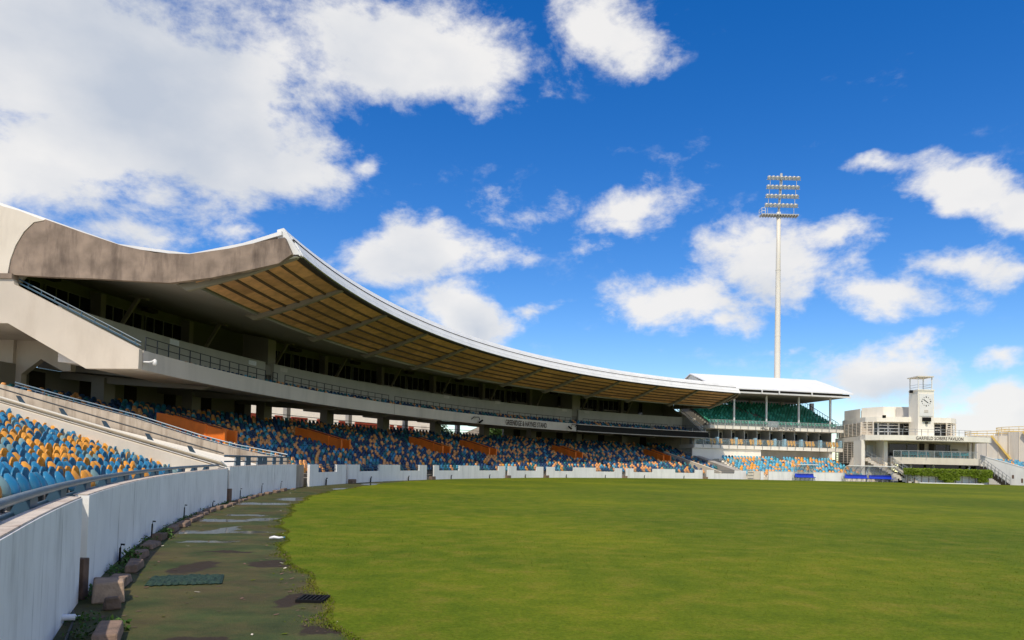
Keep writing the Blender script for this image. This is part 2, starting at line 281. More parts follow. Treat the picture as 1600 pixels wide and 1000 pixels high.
# running strip: old green matting, moss and mud
def track_mat():
    m = bpy.data.materials.new('track_matting'); m.use_nodes = True; nd, lk = m.node_tree.nodes, m.node_tree.links
    b = nd['Principled BSDF']; b.inputs['Specular IOR Level'].default_value = 0.3
    g = nd.new('ShaderNodeNewGeometry')
    def nz(s, d, r=0.6, sc=None):
        n = nd.new('ShaderNodeTexNoise'); n.inputs['Scale'].default_value = s; n.inputs['Detail'].default_value = d; n.inputs['Roughness'].default_value = r
        if sc:
            q = nd.new('ShaderNodeMapping'); q.inputs['Scale'].default_value = sc; lk.new(g.outputs['Position'], q.inputs[0]); lk.new(q.outputs[0], n.inputs['Vector'])
        else: lk.new(g.outputs['Position'], n.inputs['Vector'])
        return n.outputs['Fac']
    def ramp(f, st):
        r = nd.new('ShaderNodeValToRGB'); e = r.color_ramp.elements
        e[0].position, e[0].color = st[0][0], (*st[0][1], 1); e[1].position, e[1].color = st[-1][0], (*st[-1][1], 1)
        for p_, c_ in st[1:-1]:
            x = e.new(p_); x.color = (*c_, 1)
        lk.new(f, r.inputs[0]); return r.outputs[0]
    a = ramp(nz(0.8, 9, 0.72), [(0.28, (0.022, 0.040, 0.013)), (0.43, (0.046, 0.062, 0.016)), (0.56, (0.078, 0.067, 0.020)), (0.72, (0.052, 0.033, 0.014))])
    s = ramp(nz(1.0, 6, 0.65, (0.9, 1.7, 1)), [(0.35, (0.7, 0.72, 0.65)), (0.65, (1.25, 1.25, 1.2))])
    mu = nd.new('ShaderNodeMixRGB'); mu.blend_type = 'MULTIPLY'; mu.inputs[0].default_value = 1.0; lk.new(a, mu.inputs[1]); lk.new(s, mu.inputs[2])
    d = ramp(nz(55, 4, 0.7), [(0.3, (0.7, 0.7, 0.7)), (0.7, (1.3, 1.3, 1.25))])
    m2 = nd.new('ShaderNodeMixRGB'); m2.blend_type = 'MULTIPLY'; m2.inputs[0].default_value = 1.0; lk.new(mu.outputs[0], m2.inputs[1]); lk.new(d, m2.inputs[2])
    MUD = [(302, 887, .34, .85, 0), (425, 881, .48, .5, .1), (460, 938, .24, .6, 0), (300, 1004, .4, .25, 0), (500, 985, .3, .3, 0), (360, 862, .6, .15, .1)]
    PUD = [(345, 831, 1.5, .42, .1), (352, 828, .3, 1.1, .1), (325, 846, .7, .2, .1), (425, 812, .9, .7, .1), (340, 813, 1.3, .5, .1), (385, 805, .8, .35, 0), (405, 787, 1.9, .8, .05), (466, 780, 1.1, 1.6, .2), (545, 764, 1.2, 2.0, .1), (590, 757, 1.5, 2.6, .3), (300, 832, .7, .25, .1)]
    mud = blob_mask(nd, lk, g.outputs['Position'], MUD, .3, 4.0); wet = blob_mask(nd, lk, g.outputs['Position'], PUD, .45, 2.2)
    m3 = nd.new('ShaderNodeMixRGB'); lk.new(mud, m3.inputs[0]); lk.new(m2.outputs[0], m3.inputs[1]); m3.inputs[2].default_value = (.034, .023, .012, 1)
    m4 = nd.new('ShaderNodeMixRGB'); lk.new(wet, m4.inputs[0]); lk.new(m3.outputs[0], m4.inputs[1]); m4.inputs[2].default_value = (.10, .10, .085, 1)
    lk.new(m4.outputs[0], b.inputs['Base Color'])
    rr = nd.new('ShaderNodeMapRange'); lk.new(nz(0.8, 4), rr.inputs[0]); rr.inputs[1].default_value = 0.3; rr.inputs[2].default_value = 0.6; rr.inputs[3].default_value = 0.9; rr.inputs[4].default_value = 0.65
    rw_ = nd.new('ShaderNodeMixRGB'); lk.new(wet, rw_.inputs[0]); lk.new(rr.outputs[0], rw_.inputs[1]); rw_.inputs[2].default_value = (.06, .06, .06, 1); lk.new(rw_.outputs[0], b.inputs['Roughness'])
    bs = nd.new('ShaderNodeMapRange'); lk.new(wet, bs.inputs[0]); bs.inputs[3].default_value = .6; bs.inputs[4].default_value = .02
    bp = nd.new('ShaderNodeBump'); lk.new(bs.outputs[0], bp.inputs['Strength']); bp.inputs['Distance'].default_value = 0.02; lk.new(nz(30, 6, 0.7), bp.inputs['Height']); lk.new(bp.outputs[0], b.inputs['Normal'])
    MATS['track_matting'] = m
track_mat()
mat('ground_dirt', (0.22, 0.20, 0.16), 0.95, 0.2, 0.2)
# ------------------------------------------------------------------ mesh helpers
class MB:
    def __init__(s): s.v, s.f, s.m = [], [], []
    def add(s, verts, faces, mi=0):
        k = len(s.v); s.v += [tuple(map(float, q)) for q in verts]
        for f in faces: s.f.append(tuple(i+k for i in f)); s.m.append(mi)
    def box(s, x0, x1, y0, y1, z0, z1, mi=0):
        s.add([(x, y, z) for z in (z0, z1) for y in (y0, y1) for x in (x0, x1)],
              [(0, 2, 3, 1), (4, 5, 7, 6), (0, 1, 5, 4), (1, 3, 7, 5), (3, 2, 6, 7), (2, 0, 4, 6)], mi)
    def prism(s, pts, off, mi=0):
        """polygon pts (3D) pushed along the vector off"""
        n = len(pts); a = [np.array(p, float) for p in pts]; b = [p+np.array(off, float) for p in a]
        s.add(a+b, [tuple(range(n))[::-1], tuple(range(n, 2*n))]+[(i, (i+1) % n, n+(i+1) % n, n+i) for i in range(n)], mi)
    def plan(s, pts, z0, z1, mi=0): s.prism([(x, y, z0) for x, y in pts], (0, 0, z1-z0), mi)
    def bar(s, p, q, w, h=None, mi=0, up=(0, 0, 1)):
        h = w if h is None else h
        p, q = np.array(p, float), np.array(q, float); d = q-p; d /= np.linalg.norm(d)
        u = np.array(up, float)
        if abs(d@u) > 0.98: u = np.array([0, 1.0, 0])
        a = np.cross(d, u); a /= np.linalg.norm(a); c = np.cross(a, d)
        vs = [e+a*sx*w/2+c*sz*h/2 for e in (p, q) for sx, sz in ((-1, -1), (1, -1), (1, 1), (-1, 1))]
        s.add(vs, [(0, 1, 2, 3), (7, 6, 5, 4)]+[(i, i+4, (i+1) % 4+4, (i+1) % 4) for i in range(4)], mi)
    def tube(s, pts, r, n=8, mi=0):
        pts = [np.array(p, float) for p in pts]; rs = r if isinstance(r, (list, tuple)) else [r]*len(pts)
        rings = []
        for i, p in enumerate(pts):
            d = pts[min(i+1, len(pts)-1)]-pts[max(i-1, 0)]; d /= np.linalg.norm(d)
            u = np.array([0, 0, 1.0]) if abs(d[2]) < 0.95 else np.array([0, 1.0, 0])
            a = np.cross(d, u); a /= np.linalg.norm(a); c = np.cross(a, d)
            rings.append([p+rs[i]*(a*math.cos(2*math.pi*k/n)+c*math.sin(2*math.pi*k/n)) for k in range(n)])
        fs = [(i*n+k, i*n+(k+1) % n, (i+1)*n+(k+1) % n, (i+1)*n+k) for i in range(len(pts)-1) for k in range(n)]
        fs += [tuple(range(n))[::-1], tuple((len(pts)-1)*n+k for k in range(n))]
        s.add([v for rg in rings for v in rg], fs, mi)
    def sweep(s, prof, t0, t1, step=1.0, mi=0, closed=True):
        """profile [(r, z)] swept round the oval's centre from angle t0 to t1"""
        n = max(1, int(math.ceil((t1-t0)/step))); k = len(prof)
        vs = [P(r, t0+(t1-t0)*i/n, z) for i in range(n+1) for r, z in prof]
        m = k if closed else k-1
        fs = [(i*k+j, i*k+(j+1) % k, (i+1)*k+(j+1) % k, (i+1)*k+j) for i in range(n) for j in range(m)]
        if closed: fs += [tuple(range(k))[::-1], tuple(n*k+j for j in range(k))]
        s.add(vs, fs, mi)
    def build(s, name, mats, parent=None, smooth=False, bevel=0.0):
        me = bpy.data.meshes.new(name)
        off = np.array(parent_loc(parent))
        me.from_pydata([tuple(np.array(v)-off) for v in s.v], [], s.f)
        mats = [mats] if isinstance(mats, str) else mats
        for m in mats: me.materials.append(MATS[m])
        me.polygons.foreach_set('material_index', s.m)
        if smooth: me.polygons.foreach_set('use_smooth', [True]*len(s.f))
        me.update(); fix_normals(me)
        o = bpy.data.objects.new(name, me); COL.objects.link(o)
        if parent: o.parent = parent
        if bevel:
            b = o.modifiers.new('bevel', 'BEVEL'); b.width = bevel; b.segments = 2; b.limit_method = 'ANGLE'
        return o
import bmesh
def fix_normals(me):
    if len(me.polygons) > 20000: return
    bm = bmesh.new(); bm.from_mesh(me); bmesh.ops.recalc_face_normals(bm, faces=bm.faces); bm.to_mesh(me); bm.free()
def parent_loc(p):
    l = Vector((0, 0, 0))
    while p: l = l+p.location; p = p.parent
    return l
def tag(o, label, cat, group=None):
    o['label'] = label; o['category'] = cat
    if group: o['group'] = group
    return o
def thing(name, loc, label, cat, group=None):
    o = bpy.data.objects.new(name, None); COL.objects.link(o); o.location = loc; o.empty_display_size = 0.3
    return tag(o, label, cat, group)
def struct(o): o['kind'] = 'structure'; return o
def stuff(o, label=None, cat=None):
    o['kind'] = 'stuff'
    if label: tag(o, label, cat)
    return o
def ordinal(n):
    w = ['zeroth', 'first', 'second', 'third', 'fourth', 'fifth', 'sixth', 'seventh', 'eighth', 'ninth', 'tenth', 'eleventh', 'twelfth', 'thirteenth', 'fourteenth', 'fifteenth', 'sixteenth', 'seventeenth', 'eighteenth', 'nineteenth', 'twentieth']
    if n <= 20: return w[n]
    return ('twenty-' if n < 30 else 'thirty-')+w[n % 10] if n % 10 else ('thirtieth' if n == 30 else 'fortieth')
def text_mesh(txt, size, bold=0.014):
    """outline of a line of lettering as (verts, faces) in x, y, with the line's width"""
    cu = bpy.data.curves.new('lettering', 'FONT'); cu.body = txt; cu.size = size; cu.resolution_u = 2; cu.offset = bold
    o = bpy.data.objects.new('lettering', cu); COL.objects.link(o)
    me = bpy.data.meshes.new_from_object(o)
    vs = [tuple(v.co) for v in me.vertices]; fs = [tuple(p.vertices) for p in me.polygons]
    bpy.data.objects.remove(o); bpy.data.meshes.remove(me)
    w = max(v[0] for v in vs)
    return vs, fs, w
def instance_mesh(name, tv, tf, places, mats, mids, tm=None):
    """many copies of a small template in one mesh; places = [(x, y, z, angle, scale)]"""
    tv = np.array(tv, float); nv = len(tv); k = len(places)
    pl = np.array(places, float); c, s = np.cos(pl[:, 3]), np.sin(pl[:, 3])
    x = (tv[None, :, 0]*c[:, None]-tv[None, :, 1]*s[:, None])*pl[:, 4:5]+pl[:, 0:1]
    y = (tv[None, :, 0]*s[:, None]+tv[None, :, 1]*c[:, None])*pl[:, 4:5]+pl[:, 1:2]
    z = tv[None, :, 2]*pl[:, 4:5]+pl[:, 2:3]
    co = np.stack([x, y, z], -1).reshape(-1, 3)
    loops = np.concatenate([np.array(f) for f in tf]); sizes = np.array([len(f) for f in tf])
    L = (loops[None]+(np.arange(k)*nv)[:, None]).reshape(-1)
    tot = np.tile(sizes, k); st = np.concatenate([[0], np.cumsum(tot)[:-1]])
    me = bpy.data.meshes.new(name); me.vertices.add(len(co)); me.vertices.foreach_set('co', co.reshape(-1))
    me.loops.add(len(L)); me.loops.foreach_set('vertex_index', L.astype(np.int32))
    me.polygons.add(len(tot)); me.polygons.foreach_set('loop_start', st.astype(np.int32)); me.polygons.foreach_set('loop_total', tot.astype(np.int32))
    for m in mats: me.materials.append(MATS[m])
    me.polygons.foreach_set('material_index', np.repeat(np.array(mids, np.int32), len(tf)))
    me.update(calc_edges=True); me.validate()
    o = bpy.data.objects.new(name, me); COL.objects.link(o); return o
# ------------------------------------------------------------------ ground, track, outfield
RW = [(-60, 69.2), (-28, 68.62), (-24.5, 68.72), (-21, 68.97), (-8, 69.75), (3, 70.9), (14, 71.2), (36, 71.4), (47, 70.4), (62, 69.6), (80, 69.6)]
RG = [(-60, 66.2), (-23, 66.55), (-15, 67.0), (-10.6, 67.25), (-1.8, 68.1), (4.7, 68.45), (16, 70.2), (25, 71.05), (36, 71.3), (47, 70.3), (62, 69.4), (80, 69.4)]
def lerp(tab, t): return float(np.interp(t, [a for a, b in tab], [b for a, b in tab]))
rw = lambda t: lerp(RW, t)
rg = lambda t: lerp(RG, t)
HE0 = np.array([27.1, 93.8]); _ha = rad(12.5); HE = np.array([math.cos(_ha), math.sin(_ha)]); HN = np.array([math.sin(_ha), -math.cos(_ha)])
def H(u, s, z):
    q = HE0+HE*u-HN*s; return (q[0], q[1], z)
def hg(x, y, s):
    d = ray(x, y); o = CO[:2]-HE0; k = (-s-o@HN)/(d[:2]@HN); q = CO+d*k; return float((q[:2]-HE0)@HE), float(q[2])

b = MB(); n = 96
ring = [(0, 60+3000*math.cos(2*math.pi*i/n), 32+3000*math.sin(2*math.pi*i/n)) for i in range(n)]
b.add([(x, y, -0.06) for _, x, y in ring], [tuple(range(n))]); struct(b.build('ground', 'ground_dirt'))
b = MB(); nr = 180
b.add([P(73.0, -180+360*i/nr, 0.0) for i in range(nr)], [tuple(range(nr))[::-1]])
struct(b.build('perimeter_track', 'track_matting'))
edge = []
t = -60.0
while t < 61.5:
    j = 0.08*math.sin(t*1.3)+0.05*math.sin(t*3.9+1)+random.uniform(-0.012, 0.012)
    if t > 20: j *= 0.3
    edge.append(P(rg(t)+j, t, 0.007)); t += 0.06 if t < 12 else 0.8
edge += [H(u, -0.35, 0.007) for u in (4.5, 10, 16, 20)]
edge += [(at(1400, 756, 97.3)[0], 97.0, 0.007), (60, 96.7, 0.007), (69, 96.6, 0.007), (76, 97.5, 0.007)]
edge += [P(68, tt, 0.007) for tt in np.arange(108, 298, 4)]
b = MB(); b.add(edge+[(60, 32, 0.007)], [(i, (i+1) % len(edge), len(edge)) for i in range(len(edge))])
struct(b.build('outfield', 'grass'))
# turf blades close to the camera
pl = []; 
M = 700000
xs = RNG.uniform(-9, 16, M); ys = RNG.uniform(3.5, 30, M)
dx, dy = xs-60, ys-32; rr = np.hypot(dx, dy); tt = np.degrees(np.arctan2(dy, -dx))
lim = np.interp(tt, [a for a, _ in RG], [q for _, q in RG])+0.08*np.sin(tt*1.3)+0.05*np.sin(tt*3.9+1)+0.25*RNG.random(M)**3
dist = np.hypot(xs, ys)
keep = (rr < lim) & (np.abs(xs/ys) < 0.82) & (RNG.random(M) < np.clip((7.5/dist)**2.0, 0, 1)) & (RNG.random(M) < 0.25+0.75*np.clip((lim-rr)*2.5, 0, 1))
xs, ys = xs[keep], ys[keep]; k = len(xs)
pl = np.c_[xs, ys, np.full(k, 0.004), RNG.uniform(0, 6.28, k), RNG.uniform(0.6, 1.25, k)*np.clip(dist[keep]/9, 0.8, 1.3)]
o = instance_mesh('turf_blades', [(-0.004, 0, 0), (0.004, 0, 0), (0.003, 0.018, 0.010)], [(0, 1, 2)], pl, ['grass_blade'], [0]*k)
NF = 60000; ft_ = RNG.uniform(-27, 6, NF); fr_ = np.interp(ft_, [a for a, _ in RG], [q for _, q in RG])+0.08*np.sin(ft_*1.3)+0.05*np.sin(ft_*3.9+1)+np.abs(RNG.normal(0, .07, NF))*(0.4+np.abs(np.sin(ft_*2.3)+.6*np.sin(ft_*7.1)))-.05
fa = np.radians(ft_); pl = np.c_[60-fr_*np.cos(fa), 32+fr_*np.sin(fa), np.full(NF, 0.001), RNG.uniform(0, 6.28, NF), RNG.uniform(.5, 1.2, NF)]
o2 = instance_mesh('turf_fringe', [(-0.004, 0, 0), (0.004, 0, 0), (0.003, 0.018, 0.017)], [(0, 1, 2)], pl, ['grass_blade', 'brown_board', 'seat_bracket'], list(RNG.choice([0, 1], NF, p=[.86, .14])))
stuff(o2, 'straggling grass creeping from the outfield edge over the matting', 'grass')
stuff(o, 'short green turf blades of the outfield nearest the camera', 'grass')

# torn strip of netting: ragged raised mat
b = MB(); A0, A1 = ground(228, 914), ground(347, 910); dv = (A1-A0)[:2]; Ln = np.hypot(*dv); dv /= Ln; nv_ = np.array([-dv[1], dv[0]])
rnd = random.Random(5); nx, ny = 34, 16; vv, ff = [], []
for i in range(nx+1):
    for j in range(ny+1):
        e = (0.02*math.sin(i*1.7)+rnd.uniform(-.012, .012)) if j in (0, ny) else 0
        q = A0[:2]+dv*(Ln*i/nx)+nv_*(0.62*j/ny-.12+e)
        hgt = 0.006+(0.0 if (i in (0, nx) or j in (0, ny)) else rnd.uniform(0.006, 0.03))
        vv.append((q[0], q[1], hgt))
for i in range(nx):
    for j in range(ny): k = i*(ny+1)+j; ff.append((k, k+ny+1, k+ny+2, k+1))
b.add(vv, ff); o = b.build('net_strip', 'net_green'); so2 = o.modifiers.new('thick', 'SOLIDIFY'); so2.thickness = 0.008; so2.offset = 1
tag(o, 'torn strip of dark green netting lying across the matting', 'netting')
# black drain grate at the turf edge
g0 = ground(489, 938); rt = thing('drain_grate', (g0[0], g0[1], 0.0), 'small black slotted drain grate at the turf edge', 'grate')
fr = MB()
for sx in (-1, 1): fr.box(g0[0]+sx*0.13-0.012, g0[0]+sx*0.13+0.012, g0[1]-0.14, g0[1]+0.14, 0.002, 0.032)
for sy in (-1, 1): fr.box(g0[0]-0.142, g0[0]+0.142, g0[1]+sy*0.14-0.01, g0[1]+sy*0.14+0.01, 0.002, 0.032)
fr.build('frame', 'black', rt)
for i in range(5):
    m_ = MB(); xx = g0[0]-0.09+i*0.045; m_.box(xx-0.01, xx+0.01, g0[1]-0.13, g0[1]+0.13, 0.004, 0.030); m_.build('slat', 'black', rt)
# litter
q = ground(432, 844); rt = thing('crushed_bottle', (q[0], q[1], 0), 'crushed pale plastic bottle lying at the turf edge', 'bottle')
m_ = MB(); m_.tube([(q[0]-.13, q[1], .035), (q[0]-.05, q[1]+.02, .05), (q[0]+.04, q[1]+.01, .04), (q[0]+.08, q[1]+.04, .045), (q[0]+.11, q[1]+.05, .045)], [.02, .03, .022, .02, .012], 9); m_.build('bottle_body', 'paper_white', rt, True)
m_ = MB(); m_.tube([(q[0]+.112, q[1]+.052, .045), (q[0]+.135, q[1]+.06, .045)], .017, 8); m_.build('cap', 'seat_blue', rt, True)
q = ground(116, 967); m_ = MB(); m_.prism([(q[0]-.05, q[1]-.03, .01), (q[0]+.06, q[1]-.04, .012), (q[0]+.08, q[1]+.02, .02), (q[0]-.04, q[1]+.03, .015)], (0.005, 0, .01)); tag(m_.build('paper_scrap', 'paper_white'), 'white paper scrap in the gutter under the nearest wall', 'litter')

# dry leaves and crumbs strewn over the strip
pl = []
for _ in range(900):
    t = random.uniform(-24, 6); r_ = random.choice((random.uniform(rg(t)-.05, rg(t)+.35), random.uniform(rg(t), rw(t)-.3), rw(t)-random.uniform(.1, .6)))
    q = P(r_, t, .004); pl.append((*q, random.uniform(0, 6.28), random.uniform(.5, 1.6)))
o = instance_mesh('strewn_litter', [(-.02, -.008, .0), (.015, -.01, .004), (.022, .009, .007), (-.012, .011, .002)], [(0, 1, 2, 3)], pl, ['brown_board', 'cream_light', 'grass_blade'], [random.choices((0, 1, 2), (60, 8, 32))[0] for _ in pl])
stuff(o, 'dry leaves and crumbs strewn over the green matting', 'litter')
# kerb blocks, the cube and weeds in the gutter below the near wall
def block(name, r, t, l, d, h, rz, lb, cat, group, seed):
    rnd = random.Random(seed); c = P(r, t, 0); a = rad(90-t)+rz; ca, sa = math.cos(a), math.sin(a); vs = []
    for z in (0, h):
        for sx, sy in ((-1, -1), (1, -1), (1, 1), (-1, 1)):
            f = 0.93 if z else 1
            x, y = sx*l/2*f+rnd.uniform(-.02, .02), sy*d/2*f+rnd.uniform(-.015, .015)
            vs.append((c[0]+x*ca-y*sa, c[1]+x*sa+y*ca, z+(rnd.uniform(-.02, .02) if z else 0.0)))
    b = MB(); b.add(vs, [(3, 2, 1, 0), (4, 5, 6, 7)]+[(i, (i+1) % 4, (i+1) % 4+4, i+4) for i in range(4)])
    o = b.build(name, 'block_stone', bevel=0.018); return tag(o, lb, cat, group)
ts = [-22.62, -20.35, -19.35, -18.45, -17.3, -16.35, -15.1, -14.25, -13.3, -12.5, -11.6, -10.8, -9.9, -9.1, -8.3, -7.0, -6.3, -5.4, -4.5, -3.6, -2.6, -1.4, -0.2, 1.1]
for i, t in enumerate(ts):
    rnd = random.Random(100+i); r_ = (68.62 if t < -21 else 68.72)+(rw(t)-69.0)*0.95
    lb = 'mossy stone kerb block in the gutter, %s one away from the camera' % ordinal(i+1)
    if i == 0: lb = 'nearest mossy stone kerb block, cut by the bottom edge of the picture'
    block('kerb_block', r_+rnd.uniform(-.04, .05), t, rnd.uniform(.5, .68) if i < 12 else rnd.uniform(.5, .8), rnd.uniform(.15, .2), rnd.uniform(.07, .12), rnd.uniform(-.12, .12), lb, 'kerb block', 'kerb blocks below the near wall', i)
CUBE = block('concrete_cube', 68.70, -21.12, 0.32, 0.30, 0.21, 0.15, 'big square tan concrete block beside the brown post', 'concrete block', None, 51)
block('concrete_stub', 68.60, -21.52, 0.10, 0.15, 0.14, 0.35, 'small wedge of pale concrete leaning on the square block', 'concrete block', None, 52)
CUBE.data.materials[0] = MATS['cube_concrete']
def leaf_cloud(name, m, spots, parent=None, label=None, cat=None):
    """spots: (x, y, z, radius, height, count, leaf size)"""
    V, Fc = [], []
    for (x, y, z, r, h, c, s) in spots:
        for _ in range(c):
            a, q = random.uniform(0, 6.28), r*math.sqrt(random.random()); px, py, pz = x+q*math.cos(a), y+q*math.sin(a), z+h*random.random()**1.2
            d = Vector((random.gauss(0, 1), random.gauss(0, 1), random.gauss(0.4, .7))).normalized(); e = d.cross(Vector((random.gauss(0, 1), random.gauss(0, 1), random.gauss(0, 1)))).normalized()
            p0 = Vector((px, py, pz)); L = s*random.uniform(.6, 1.3); k = len(V)
            V += [p0, p0+d*L*.5+e*L*.28, p0+d*L, p0+d*L*.5-e*L*.28]; Fc.append((k, k+1, k+2, k+3))
    b = MB(); b.add(V, Fc)
    me = bpy.data.meshes.new(name); off = Vector(parent_loc(parent)) if parent else Vector((0, 0, 0)); me.from_pydata([tuple(v-off) for v in V], [], Fc); me.materials.append(MATS[m])
    o = bpy.data.objects.new(name, me); COL.objects.link(o)
    if parent: o.parent = parent
    if label: tag(o, label, cat)
    return o
sp = []
for i in range(150):
    t = random.uniform(-23, -4); r_ = rw(t)-random.uniform(.03, .2); p_ = P(r_, t, 0); sp.append((p_[0], p_[1], 0.0, random.uniform(.04, .13), random.uniform(.02, .09), random.randint(8, 26), 0.04))
stuff(leaf_cloud('gutter_weeds', 'weed', sp), 'low green weeds growing in the gutter along the near wall', 'weeds')
for i, (t, hh, lb) in enumerate([(-18.75, .26, 'leafy green weed clump in the gutter left of the mud hole'), (-20.9, .16, 'weed clump behind the square concrete block'), (-16.2, .24, 'leafy weed clump by the long thin puddle'), (-22.3, .12, 'bright grass tuft beside the nearest kerb block')]):
    p_ = P((68.80 if t > -22 else 68.47)+(0.12 if t > -20 else 0), t, 0); stuff(leaf_cloud('weed_clump', 'weed', [(p_[0], p_[1], 0.0, .11, hh*.7, 160, 0.05)]), lb, 'weed')

# ------------------------------------------------------------------ boundary walls
def wall(name, t0, t1, z, label, notches=(), m=('wall_white', 'wall_edge'), thick=0.13, off=0.0, group='boundary walls', zend=None, cap=True):
    c = P(rw((t0+t1)/2), (t0+t1)/2, 0); rt = thing(name, c, label, 'wall', group)
    cuts = sorted(set([t0, t1]+[x for nt in notches for x in nt[:2]]))
    b = MB(); cp = MB()
    for a, e in zip(cuts[:-1], cuts[1:]):
        nn = max(1, int((e-a)/0.5)); zz = z
        for nt in notches:
            if a >= nt[0]-1e-6 and e <= nt[1]+1e-6: zz = nt[2]
        for i in range(nn):
            u0, u1 = a+(e-a)*i/nn, a+(e-a)*(i+1)/nn
            def zt(u): return zz if zend is None else z+(zend-z)*(u-t0)/(t1-t0)
            q = []
            for u in (u0, u1): q.append((P(rw(u)+off, u, -.02), P(rw(u)+off+thick, u, -.02), P(rw(u)+off+thick, u, zt(u)), P(rw(u)+off, u, zt(u))))
            fs = [(3, 7, 4, 0), (1, 5, 6, 2), (2, 6, 7, 3)]
            if i == 0: fs.append((0, 1, 2, 3))
            if i == nn-1: fs.append((7, 6, 5, 4))
            b.add(q[0]+q[1], fs, 0)
            if cap:
                q = []
                for u in (u0, u1): q.append((P(rw(u)+off+.012, u, zt(u)+.002), P(rw(u)+off+thick+.02, u, zt(u)+.002), P(rw(u)+off+thick+.02, u, zt(u)+.014), P(rw(u)+off+.012, u, zt(u)+.014)))
                cp.add(q[0]+q[1], [(3, 7, 4, 0), (1, 5, 6, 2), (2, 6, 7, 3), (0, 1, 2, 3), (7, 6, 5, 4)], 0)
    b.build('wall_panel', m[0], rt)
    if cap: cp.build('coping', m[1], rt)
    return rt
TA = cyl(355, 785, rw(-7.3))[0]
wall('boundary_wall', -48, -21.15, 1.05, 'nearest streaked white boundary wall at the left edge of the picture')
wall('boundary_wall', -20.75, TA-0.12, 1.05, 'long streaked white boundary wall between the brown post and the dark slot', zend=1.10)
wall('boundary_wall', TA+0.18, 2.75, 1.16, 'white boundary wall with a blue railing on top, ending at a stained corner', zend=1.18)
b = MB(); b.sweep([(rw(-21)+.10, -.02), (rw(-21)+.28, -.02), (rw(-21)+.28, 1.04), (rw(-21)+.10, 1.04)], -21.15, -20.75); o = b.build('wall_joint', 'cream_light'); tag(o, 'recessed cream joint strip between the two nearest white walls', 'wall')
b = MB(); b.bar(P(rw(-21)+.02, -20.98, 0), P(rw(-21)+.02, -20.98, 0.42), .13, .10); tag(b.build('wooden_post', 'brown_board', bevel=.008), 'rotten brown timber post standing in the wall joint', 'post')
b = MB(); b.bar(P(rw(TA)+.02, TA+.03, 0), P(rw(TA)+.02, TA+.03, 0.45), .22, .2); tag(b.build('footing_block', 'brown_board', bevel=.01), 'dark stained footing block at the foot of the wall slot', 'concrete block')
b = MB(); b.bar(P(rw(TA)+.07, TA+.03, 0.45), P(rw(TA)+.07, TA+.03, 1.12), .07, .07); tag(b.build('slot_pipe', 'blue_rail'), 'dark upright pipe in the slot between two white walls', 'pipe')
# stained return where the notched wall steps back
b = MB(); b.prism([P(70.92, 2.78, -.02), P(71.25, 4.45, -.02), P(71.45, 4.45, -.02), P(71.12, 2.78, -.02)], (0, 0, 1.17)); tag(b.build('return_wall', 'concrete_stained'), 'brown stained return wall at the corner before the notched walls', 'wall')
segs = [(477, 541), (544.5, 667), (678, 789.5), (794.5, 849), (855, 972), (978.5, 1098), (1104.5, 1166)]
notch_px = [(497.5, 526), (562, 592.5), (625, 655), (686, 717.5), (749, 779), (807, 838.5), (867, 896), (931, 961), (990, 1020), (1055, 1086), (1116, 1148)]
TX = lambda x, r=None: cyl(x, 740, r or 71.0)[0]
def TW(x):
    t = 30.0
    for _ in range(6): t = cyl(x, 740, rw(t))[0]
    return t
k = 0
for i, (x0, x1) in enumerate(segs):
    t0, t1 = TW(x0), TW(x1)
    if i == 0: t0 = 4.47
    nts = [(TW(a), TW(c), 0.74) for a, c in notch_px if a > x0 and c < x1]
    wall('notched_wall', t0, t1, 1.17, 'white notched boundary wall below the curved stand, %s from the left' % ordinal(i+1), nts, ('wall_far', 'wall_far'), cap=False, group='notched walls')
    for a, c, _ in nts:
        k += 1; tm = (a+c)/2; rt = thing('notch_railing', P(rw(tm)+.1, tm, .74), 'blue two-bar railing in a wall notch, %s notch from the left' % ordinal(k), 'railing', 'railings in the wall notches')
        for zz in (0.90, 1.10):
            m_ = MB(); m_.bar(P(rw(a)+.1, a, zz), P(rw(c)+.1, c, zz), .045); m_.build('rail', 'blue_rail', rt)
# steps and gate in the gaps
for i, (x, lb) in enumerate([(547, 'stone step below the first gap in the notched walls'), (673, 'stone step below the black gate'), (792, 'stone step below the third gap in the notched walls'), (852, 'stone step below the fourth gap in the notched walls'), (975, 'stone step below the fifth gap in the notched walls'), (1101, 'stone step below the last gap in the notched walls')]):
    t = TW(x); b = MB(); b.bar(P(rw(t)-.16, t-.25, .13), P(rw(t)-.16, t+.25, .13), .3, .26); tag(b.build('stone_step', 'block_stone', bevel=.015), lb, 'step', 'steps at wall gaps')
t0, t1 = TW(669), TW(677); rt = thing('black_gate', P(rw(t0)+.1, (t0+t1)/2, 0), 'black tubular steel gate in the second wall gap', 'gate')
for nm, pts in (('stile', [(t0, .25), (t0, 1.2)]), ('stile', [(t1, .25), (t1, 1.2)]), ('rail', [(t0, 1.2), (t1, 1.2)]), ('rail', [(t0, .3), (t1, .3)]), ('rail', [(t0, .75), (t1, .75)])):
    m_ = MB(); m_.tube([P(rw(t)+.1, t, z) for t, z in pts], .035, 6); m_.build(nm, 'black', rt)
